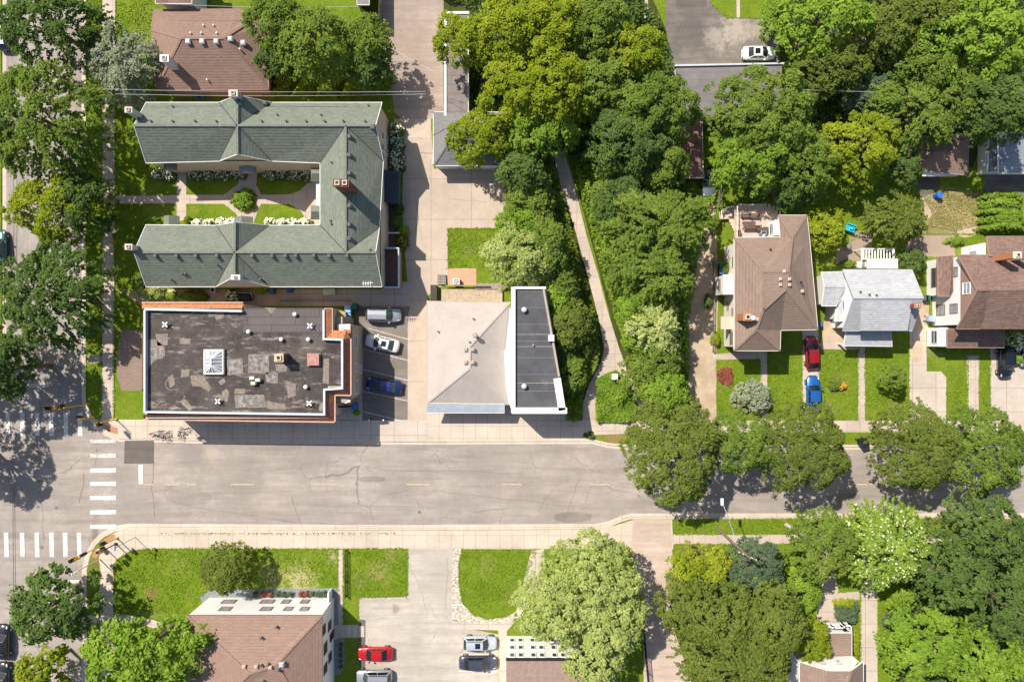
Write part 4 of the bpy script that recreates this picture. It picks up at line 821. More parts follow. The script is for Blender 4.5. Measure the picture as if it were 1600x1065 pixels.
t = empty('garden_chair', 'pale blue rounded chair against the house wall on the deck', 'chair', loc=P(1190, 367, dz)); MB().tube((0, 0, .3), (0, 0, .42), .35, .35, 12).build('seat', plain('pale_blue', (.4, .5, .6), .6), t); b = MB()
for i in range(9): a_ = R(180 * i / 8); b.box(.36 * math.cos(a_) - .05, .36 * math.cos(a_) + .05, .36 * math.sin(a_) - .05, .36 * math.sin(a_) + .05, .05, .8)
b.build('backrest', plain('blue_grey_metal', (.25, .32, .4), .5), t)
# grey roofed house
g = house('house', 'small white house with a light grey shingle roof, front dormer and porch')
he, hh = 4.0, 6.3
r = roof(g, [(1317, 421, he), (1425, 421, he), (1443, 465, hh), (1334, 465, hh), (1317, 517, he), (1425, 517, he)], [(0, 1, 2, 3), (3, 2, 5, 4)], sh_grey, fascia=greyw)
r2 = roof(g, [(1346, 469, hh - .1), (1425, 469, hh - .1), (1418, 516, 5.2), (1344, 516, 5.2)], [(0, 1, 2, 3)], sh_grey, fascia=sh_grey, name='dormer_roof')
walls(g, [(1347, 471), (1418, 471), (1416, 515), (1346, 515)], 5.2, white, .2, h0=3.6, name='dormer_wall')
r3 = roof(g, [(1323, 513, 3.4), (1392, 513, 3.4), (1394, 541, 2.8), (1318, 540, 2.8)], [(0, 1, 2, 3)], sh_grey, fascia=white, name='porch_roof')
for x in (1325, 1352, 1385): p = P(x, 538, 2.8); MB().box(p.x - .1, p.x + .1, p.y, p.y + .2, 0, 2.62).build('porch_column', white, g)
r4 = roof(g, [(1283, 425, 3.2), (1318, 424, 3.2), (1320, 458, 3.2), (1306, 478, 3.2), (1284, 478, 3.2), (1288, 448, 3.8), (1322, 447, 3.8)], [(0, 1, 6, 5), (5, 6, 2, 3, 4)], sh_grey, fascia=white, name='side_roof')
roof(g, [(1320, 460, 3.3), (1320, 501, 3.3), (1304, 502, 2.7), (1307, 477, 2.7)], [(0, 1, 2, 3)], sh_grey, fascia=white, name='side_porch_roof')
walls(g, [(1284, 426), (1320, 426), (1320, 501), (1305, 501), (1305, 478), (1284, 478)], 2.75, offw, .3, name='side_wall')
o, w = walls(g, [(1319, 422), (1424, 422), (1424, 515), (1319, 515)], he, white, .3, tris=[[(1321, 423, he), (1337, 465, hh - .1), (1321, 514, he)], [(1421, 423, he), (1439, 465, hh - .1), (1421, 514, he)]])
Xw = P(1319, 0, he).x + .29; window(g, (Xw, P(0, 484, 3).y), (Xw, P(0, 470, 3).y), .5, 3.0, 1.1, 1.0, flip=-1)
s = Surf(r)
for x, y in ((1343, 456), (1368, 461), (1357, 460)): vent(s, x, y, .12, .35)
chimney(r, W2(P(1429, 478, 6.4)), .7, .5, 0, 6.9, brick, plain('terracotta', (.45, .15, .07), .9, .2))
# white back deck
dk = empty('deck', 'white pergola and railed deck behind the grey roofed house', 'deck')
x0, x1, y0, y1 = P(1345, 0, 2).x, P(1397, 0, 2).x, P(0, 420, 2).y, P(0, 388, 2).y
MB().box(P(1356, 0, 3).x, P(1404, 0, 3).x, P(0, 421, 3).y + .15, P(0, 404, 3).y, 2.7, 2.85).build('canopy', white, dk)
b = MB(); b.box(x0, x1, y1 - .12, y1, 2.0, 2.15); b.box(x0, x1, y1 - 1.5, y1 - 1.38, 2.0, 2.15); b.box(x0, x0 + .12, y1 - 2.2, y1 - .13, 1.98, 2.13); b.box(x1 - .12, x1, y1 - 2.2, y1 - .13, 1.98, 2.13)
for i in range(11): x = x0 + .3 + (x1 - x0 - .5) * i / 10; b.box(x - .05, x + .05, y1 - 1.37, y1 - .13, 1.95, 2.1)
b.build('pergola', white, dk); b = MB()
for x in (x0 + .06, x1 - .06):
    for y in (y1 - .06, y1 - 2.1): b.box(x - .06, x + .06, y - .06, y + .06, 0, 1.94)
b.build('post', white, dk); MB().box(x0 + .2, x1, y0 + .3, y1 - 1.6, .3, .5).build('decking', offw, dk)
# brown and white house
g = house('house', 'white two storey house with a dark brown gabled roof, bay window and front porch roof')
he, hh = 5.9, 8.8
r = roof(g, [(1496, 398, he), (1700, 398, he), (1728, 453, hh), (1527, 453, hh), (1495, 514, he), (1700, 514, he), (1504, 514, he)], [(0, 1, 2, 3), (3, 2, 5, 4)], sh_dark, fascia=brownw)
r2 = roof(g, [(1548, 453.5, hh + .05), (1720, 453.5, hh + .05), (1715, 513.5, 6.9), (1534, 513.5, 6.9)], [(0, 1, 2, 3)], sh_dark, fascia=sh_dark, name='dormer_roof')
MB().add([P(1551, 456, hh), P(1551, 456, hh - .6), P(1536, 511, 5.9), P(1536, 511, 6.8)], [(0, 1, 2, 3)]).build('dormer_cheek', plain('rust_siding', (.42, .15, .08), .8, .15), g)
r3 = roof(g, [(1542, 369, 4.6), (1700, 369, 4.6), (1700, 400, 6.2), (1546, 400, 6.2)], [(0, 1, 2, 3)], sh_dark, fascia=brownw, name='rear_roof')
r4 = roof(g, [(1480, 514, 3.6), (1569, 514, 3.6), (1569, 543, 2.9), (1480, 543, 2.9)], [(0, 1, 2, 3)], sh_dark, fascia=plain('pink_trim', (.4, .24, .2), .8, .1), name='porch_roof')
for x in (1484, 1524, 1564): p = P(x, 541, 2.9); MB().box(p.x - .1, p.x + .1, p.y, p.y + .2, 0, 2.7).build('porch_column', white, g)
XW = P(1503, 0, 5.9).x
b = MB(); Y0, Y1 = P(0, 507, he).y, P(0, 400, he).y; b.box(XW, XW + 14, Y0, Y1, 0, 5.7); b.build('wall', white, g)
b = MB(); b.add([(XW - .06, Y0, 5.72), (XW - .06, Y1, 5.72), (XW - .06, (Y0 + Y1) / 2, 8.55), (XW + .3, Y0, 5.72), (XW + .3, Y1, 5.72), (XW + .3, (Y0 + Y1) / 2, 8.55)], [(0, 2, 1), (0, 3, 5, 2), (1, 2, 5, 4), (0, 1, 4, 3)]); b.build('gable', brownw, g)
window(g, (XW - .06, Y0), (XW - .06, Y1), .52, 6.9, 1.3, 1.2, flip=-1, m=glass_b)
wf_ = plain('brown_frame', (.2, .13, .1), .7, .1)
for py, z in ((425, 4.4), (482, 4.4)): window(g, (XW, P(0, py, 4.4).y - 1), (XW, P(0, py, 4.4).y + 1), .5, z, 1.1, 1.3, flip=-1, fm=wf_, m=glass_b)
window(g, (XW, P(0, 484, 1.8).y - 1), (XW, P(0, 484, 1.8).y + 1), .5, 1.8, 1.3, 1.5, flip=-1, fm=wf_, m=glass_b)
bx0 = G(1448, 0).x; by0, by1 = P(0, 460, 3.5).y, P(0, 403, 3.5).y
MB().box(bx0, XW + .0, by0, by1, 0, 3.4).build('bay', white, g)
roof(g, [(1465, 401, 3.4), (1489, 399, 4.6), (1489, 452, 4.6), (1484, 463, 3.9), (1465, 463, 3.4)], [(0, 1, 2, 3, 4)], sh_dark, fascia=brownw, name='bay_roof')
window(g, (bx0, by0), (bx0, by1), .5, 1.9, 2.4, 1.5, flip=-1, fm=wf_)
MB().box(G(1447, 0).x + .1, G(1480, 0).x, G(0, 541).y, G(0, 512).y, 0, 2.6).build('porch_side', white, g); window(g, (G(1447, 0).x + .1, G(0, 541).y), (G(1447, 0).x + .1, G(0, 512).y), .5, 1.6, 1.6, 1.2, flip=-1)
MB().box(G(1502, 0).x, P(1540, 0, 4.2).x, P(0, 401, 5).y - .0, P(0, 378, 5).y, 0, 4.2).build('rear_wall', white, g); MB().box(G(1502, 0).x - .05, G(1502, 0).x + .02, P(0, 396, 5).y, P(0, 388, 5).y, 1.6, 3.0).build('rear_window', glass_b, g)
chimney(r, W2(P(1556, 404, 6.1)), .9, .7, 5.6, 9.6, plain('orange_brick', (.42, .18, .08)), plain('cream_cap', (.65, .58, .42), .8, .1))
MB().box(P(1597, 0, 8).x - .3, P(1597, 0, 8).x + .3, P(0, 405, 8).y, P(0, 396, 8).y, 6, 9).build('vent_stack', brownw, r)
s = Surf(r)
for x, y in ((1526, 422), (1549, 447), (1574, 447)): boxvent(s, x, y, .3, .2, plain('brown_vent', (.22, .14, .12), .7, .1))
# bottom white apartment
g = house('apartment_building', 'white two storey block with a reddish hip roof south of the main street', 'apartment building')
he, hh = 6.0, 8.4
r = roof(g, [(292, 961, he), (503, 961, he), (503, 1150, he), (292, 1150, he), (390, 1052, hh), (432, 1038, hh)], [(0, 1, 5, 4), (1, 2, 5), (2, 3, 4, 5), (3, 0, 4)], sh_red, fascia=plain('brown_trim', (.25, .15, .12), .8, .1))
o, w = walls(g, [(292, 961), (503, 961), (503, 1150), (292, 1150)], he, white, .06)
Yn = P(0, 961, he).y - .05
xl, xr = P(292, 0, he).x, P(503, 0, he).x
for x in (340, 405, 440, 466): window(g, (((x + 4) - 800) / K * .94 - 1, Yn), (((x + 4) - 800) / K * .94 + 1, Yn), .5, 3.9, 1.3 if x in (340, 405) else .9, 1.0, flip=-1, fm=wf_, m=glass_b)
for x in (349, 410, 440, 470): window(g, ((x - 800) / K * .965 - 1, Yn), ((x - 800) / K * .965 + 1, Yn), .5, 1.5, 1.6 if x in (349, 410) else .9, 1.0, flip=-1, fm=wf_, m=glass_b)
Xe = xr - .05
for py, z, w_, h_ in ((977, 2.4, 1.1, 1.2), (1012, 4.4, 1.3, 1.2), (1026, 2.2, 1.1, 1.2), (983, 5.0, 1.1, .9), (1044, 4.4, 1.1, 1.2)): window(g, (Xe, ey(py) * (1 - z / H) - 1), (Xe, ey(py) * (1 - z / H) + 1), .5, z, w_, h_, flip=1, fm=wf_)
MB().box(G(517, 0).x + .05, G(529, 0).x, G(0, 996).y, G(0, 976).y, 0, .35).build('porch_step', conc_slab, g)
door(g, (Xe, G(0, 996).y), (Xe, G(0, 976).y), .5, 1.1, 2.2, dark)
s = Surf(r)
for x, y in ((382, 1040), (401, 1040), (423, 1041),): boxvent(s, x, y, .4, .3, plain('tan_vent3', (.5, .33, .27), .7, .1))
boxvent(s, 441, 1036, .55, .45, greyw); 
for x, y in ((433, 978), (409, 995), (420, 1036), (412, 1063), (436, 1045), (409, 1038)): vent(s, x, y, .16, .4)
MB().box(G(517.5, 0).x, G(519.5, 0).x, G(0, 933).y, G(0, 918).y, 0, 1.8).build('wing_wall', white, g)
# bottom centre building behind the pale trees
g = house('apartment_building', 'white building with small paired windows and a flat brown roof, partly under the pale tree', 'apartment building')
w = [W2(P(x, y, 7)) for x, y in ((791, 1031), (910, 1031), (910, 1200), (791, 1200))]
MB().prism(inset(w, .05), 0, 6.7).build('wall', white, g); MB().prism(w, 6.7, 7.0).build('roof', plain('brown_membrane', (.28, .2, .165), .95, .15, 2), g)
b = MB(); b.box(w[0][0] - .05, w[1][0] + .05, w[0][1] + .005, w[0][1] + .25, 6.8, 7.15); b.build('gutter', dark, g)
for i in range(7):
    for z in (1.3, 3.4, 5.5):
        x = w[0][0] + .75 + i * 1.35 + (i % 2) * -.25; y = w[0][1] - .05; window(g, (x - 1, y), (x + 1, y), .5, z, .5, 1.0, flip=-1, muntin=False)
# bottom right small house
g = house('house', 'small tan roofed house with white dormer windows and railed entrance balcony')
he, hh = 3.4, 6.4
fr_ = roof(g, [(1262, 988, 3.0), (1331, 988, 3.0), (1331, 1028, 3.3), (1262, 1028, 3.3)], [(0, 1, 2, 3)], sh_tan, fascia=white, name='porch_roof')
r = roof(g, [(1249, 1033, 4.6), (1294, 1047, 6.2), (1330, 1047, 6.2), (1349, 1033, 4.6), (1349, 1180, 4.6), (1326, 1065, 6.6), (1249, 1180, 4.6), (1290, 1100, 6.6)], [(0, 1, 7, 6), (1, 2, 5, 7), (2, 3, 4, 5), (7, 5, 4, 6)], sh_tan, fascia=white)
o, w = walls(g, [(1249, 1033), (1349, 1033), (1349, 1180), (1249, 1180)], 4.5, white, .25)
walls(g, [(1263, 989), (1330, 989), (1330, 1028), (1263, 1028)], 3.0, white, .3, name='porch_wall')
wl_ = MB(); wl_.add([P(1262, 1026, 3.4), P(1330, 1024, 3.4), P(1342, 1032, 4.6), P(1330, 1047, 6.15), P(1294, 1047, 6.15), P(1252, 1033, 4.6)], [(0, 1, 2, 3, 4, 5)]); wl_.build('front_gable', offw, g)
for x in (1278, 1303):
    f_ = MB(); f_.add([P(x, 1028, 3.9), P(x + 7, 1028, 3.9), P(x + 13, 1037, 5.5), P(x + 4, 1037, 5.5)], [(0, 3, 2, 1)]); o = f_.build('window', white, g)
    MB().add([P(x + 2, 1029.5, 4.1), P(x + 7, 1029.5, 4.1), P(x + 9, 1032.5, 4.75), P(x + 4, 1032.5, 4.75)], [(0, 3, 2, 1)]).build('pane', glass, o)
x0, x1, y0, y1 = P(1288, 0, 2.2).x, P(1329, 0, 2.2).x, P(0, 987, 2.4).y, P(0, 977, 2.4).y
MB().box(x0, x1, y0 + .03, y1, 1.2, 1.4).build('balcony_floor', greyw, g); balustrade(g, [(x0, y0), (x0, y1), (x0 + 1.2, y1 - .3), (x1 - 1.0, y1 - .3), (x1 - .8, y1), (x1, y1), (x1, y0)], 1.4, 1.0, white, .22, r=.07)
# ---------------- foliage ----------------
def leaf_mesh(name, pts, nrm, size, tint, m, parent=None, rs=None, aspect=1.5):
    n = len(pts); rs = rs or np.random.RandomState(1)
    nrm = nrm / np.maximum(np.linalg.norm(nrm, axis=1, keepdims=True), 1e-6)
    r = rs.normal(size=(n, 3)); u = np.cross(nrm, r); u /= np.maximum(np.linalg.norm(u, axis=1, keepdims=True), 1e-6); v = np.cross(nrm, u)
    s = (size * rs.uniform(.65, 1.35, n))[:, None] if np.isscalar(size) else (size * rs.uniform(.7, 1.3, n))[:, None]
    a = s * aspect * .5
    V = np.stack([pts - u * a, pts - v * s * .42 + u * a * .1, pts + u * a, pts + v * s * .42 + u * a * .1], 1).reshape(-1, 3).astype(np.float32)
    me = bpy.data.meshes.new(name); me.vertices.add(4 * n); me.vertices.foreach_set('co', V.ravel())
    me.loops.add(4 * n); me.loops.foreach_set('vertex_index', np.arange(4 * n, dtype=np.int32))
    me.polygons.add(n); me.polygons.foreach_set('loop_start', np.arange(0, 4 * n, 4, dtype=np.int32))
    try: me.polygons.foreach_set('loop_total', np.full(n, 4, dtype=np.int32))
    except Exception: pass
    at = me.attributes.new('tint', 'FLOAT', 'FACE'); at.data.foreach_set('value', np.clip(tint, 0, 1).astype(np.float32))
    me.materials.append(m); me.update(calc_edges=True)
    o = bpy.data.objects.new(name, me); COL.objects.link(o)
    if parent is not None: o.parent = parent
    return o
def crown_pts(rs, rx, ry, rz, style, leaf, dens, smo=1.0):
    # limbs -> clumps -> leaves: an uneven outline, gaps, high and low clumps
    ph = rs.uniform(0, 6.28, 8); am = rs.uniform(.015, .06, 8) * (1.25 if style == 'spray' else 1)
    def rad(t): return 1 + sum(am[k] * math.sin((k + 2) * t + ph[k]) for k in range(8))
    R0 = (rx * ry) ** .5; area = math.pi * rx * ry; cr0 = {'puff': .48, 'spray': .5, 'fine': .38, 'big': .75}[style] * max(.4, min(1, R0 / 3.2))
    nc = int(area / cr0 ** 2 * 1.5) + 8; nb = max(6, int(area / 5.5)); BD = []
    for k in range(nb):
        t = k * 2.39996 + rs.uniform(-.35, .35); q = math.sqrt((k + .5) / nb) * .92; BD.append((q * math.cos(t), q * math.sin(t)))
    BD = np.array(BD); BH = rs.uniform(-.20, .06, nb) * smo; C = []; Rr = []; Dd = []; low = []
    sg = (1.15 / math.sqrt(nb)) * .46
    for i in range(nc):
        if rs.uniform() < (.60 if style != 'spray' else .66):
            kb = rs.randint(nb); w = rs.normal(0, sg, 2); x, y = BD[kb][0] + w[0], BD[kb][1] + w[1]
        else:
            t = i * 2.39996; q = math.sqrt((i + .5) / nc); x, y = q * math.cos(t) + rs.normal(0, .03), q * math.sin(t) + rs.normal(0, .03)
        t = math.atan2(y, x); q = math.hypot(x, y); lim = rad(t)
        if q > lim: f_ = lim * (rs.uniform(.82, 1.05) if rs.uniform() < .88 else rs.uniform(1.02, 1.14)) / q; x *= f_; y *= f_; q = min(q * f_, lim)
        dd = ((BD - [x, y]) ** 2).sum(1); kb = dd.argmin(); g = dd[kb] * nb
        dome = math.sqrt(max(0, 1 - (q / lim) ** 2 * .97))
        z = dome + BH[kb] - g * .20 * smo - abs(rs.normal(0, .05))
        if rs.uniform() < .2: z = dome * rs.uniform(-.3, .6)
        C.append((x * rx, y * ry, z * rz)); Rr.append(cr0 * rs.uniform(.6, 1.25)); Dd.append((x, y, max(z, .2)))
    C = np.array(C); Rr = np.array(Rr); Dd = np.array(Dd)
    per = max(6, int(dens * (cr0 / leaf) ** 2 * 4.4)); n = nc * per; ci = np.repeat(np.arange(nc), per)
    d = rs.normal(size=(n, 3)); d /= np.linalg.norm(d, axis=1, keepdims=True); d[:, 2] = np.abs(d[:, 2]) * rs.choice([1, 1, 1, -1], n)
    off = d * (rs.uniform(.1, 1.0, n)[:, None] ** .6) * Rr[ci][:, None]; off[:, 2] *= .5
    if style == 'spray':
        o2 = Dd[ci].copy(); o2[:, 2] = 0; L = np.linalg.norm(o2, axis=1, keepdims=True); o2 /= np.maximum(L, .05)
        an = rs.normal(0, .35, nc)[ci]; o2 = np.stack([o2[:, 0] * np.cos(an) - o2[:, 1] * np.sin(an), o2[:, 0] * np.sin(an) + o2[:, 1] * np.cos(an), o2[:, 2]], 1)
        t = rs.uniform(-1.0, 1.7, n)[:, None]; off *= (.62 - .2 * np.abs(t)); off += o2 * t * Rr[ci][:, None]; off[:, 2] -= (t[:, 0] ** 2) * .1
    P_ = C[ci] + off
    N = d * .5 + np.array([0, 0, .95]) + rs.normal(0, .52, (n, 3)) + Dd[ci] * .35
    bt = rs.uniform(0, 1, nb); kb = ((BD[None] - Dd[:, None, :2]) ** 2).sum(2).argmin(1)
    tint = .3 * bt[kb][ci] + .25 * rs.uniform(0, 1, nc)[ci] + .38 * rs.uniform(0, 1, n) + rs.uniform(-.06, .1)
    return P_, N, tint, BD
def tree(px, py, rx, ry, h, pal, style, label, cat='tree', name='tree', group=None, leaf=None, dens=1.0, seed=None, flat=.5, extra=None, bark=None, trunk=True, base=None, smo=1.0):
    seed = int(px * 7 + py * 13) % 99991 if seed is None else seed; rs = np.random.RandomState(seed)
    k = (H - h * .72) / H / K; rx, ry = rx * k, ry * k; c = P(px, py, h * .72)
    rz = min(h * flat, max(rx, ry) * 1.1); zc = h - rz
    leaf = leaf or {'puff': .225, 'spray': .21, 'fine': .18, 'big': .34}[style]
    t = empty(name, label, cat, group, loc=(c.x, c.y, 0))
    p, nn, ti, BD = crown_pts(rs, rx, ry, rz, style, leaf, dens, smo); p[:, 2] += zc; p[:, 2] = np.maximum(p[:, 2], .08)
    cr = leaf_mesh('crown', p, nn, leaf, ti, LEAF[pal], t, rs, 1.9 if style == 'spray' else 1.45)
    if extra:
        for pal2, frac, sz in extra:
            idx = rs.choice(len(p), int(len(p) * frac), replace=False); idx = idx[p[idx, 2] > zc]
            leaf_mesh('blossom' if pal2 in ('wh', 'pk') else 'leaf_tips', p[idx] + np.array([0, 0, .12]), nn[idx] + [0, 0, 1], sz, rs.uniform(0, 1, len(idx)), LEAF[pal2], t, rs, 1.1)
    if trunk:
        b = MB(); tr = .026 * h + .04; bx, by = (0, 0) if base is None else (base[0] - c.x, base[1] - c.y)
        mid = Vector((bx * .35, by * .35, zc * .85)); b.tube((bx, by, -.15), mid, tr, tr * .72, 9)
        for i in range(min(len(BD), 9)):
            e = Vector((BD[i][0] * rx * .8, BD[i][1] * ry * .8, zc + rz * .55)); m1 = mid.lerp(e, .5) + Vector((0, 0, rz * .12))
            b.tube(mid - Vector((0, 0, .1)), m1, tr * .5, tr * .3, 6); b.tube(m1, e, tr * .3, tr * .1, 5)
            for j in range(3): b.tube(m1.lerp(e, .3 * j + .2), e + Vector((rs.normal(0, rx * .13), rs.normal(0, ry * .13), rs.uniform(0, .3))), tr * .14, tr * .05, 4)
        b.build('trunk', bark or BARK, t)
    return t
def bush(px, py, rx, ry, h, pal, label, name='bush', cat='bush', group=None, style='fine', leaf=.2, dens=1.0, extra=None):
    return tree(px, py, rx, ry, h, pal, style, label, cat, name, group, leaf, dens, flat=.85, extra=extra, trunk=False)
def cover(name, poly, h, pal, n, leaf, label=None, kind='stuff', seed=1, extra=None):
    rs = np.random.RandomState(seed); xs = [p[0] for p in poly]; ys = [p[1] for p in poly]; pts = []
    A = np.array(poly)
    x = rs.uniform(min(xs), max(xs), n * 4); y = rs.uniform(min(ys), max(ys), n * 4); ins = np.zeros(len(x), bool); j = len(A) - 1
    for i in range(len(A)):
        c = ((A[i, 1] > y) != (A[j, 1] > y)); xi = (A[j, 0] - A[i, 0]) * (y - A[i, 1]) / (A[j, 1] - A[i, 1] + 1e-9) + A[i, 0]; ins ^= c & (x < xi); j = i
    x = x[ins][:n]; y = y[ins][:n]; wx = (x - CX) / K; wy = -(y - CY) / K; n = len(x)
    # lumpy height field
    f = sum(np.sin(wx * a + wy * b + c_) for a, b, c_ in rs.uniform(-2.2, 2.2, (9, 3)) * [1, 1, 3]) / 9 + .5
    z = .05 + h * np.clip(f, .05, 1) * rs.uniform(.55, 1.0, n)
    N = rs.normal(0, .5, (n, 3)) + [0, 0, 1]
    o = leaf_mesh(name, np.stack([wx, wy, z], 1), N, leaf, np.clip(.15 + .5 * f + rs.uniform(-.3, .4, n), 0, 1), LEAF[pal], None, rs, 1.4)
    return tag(o, label, kind=kind)
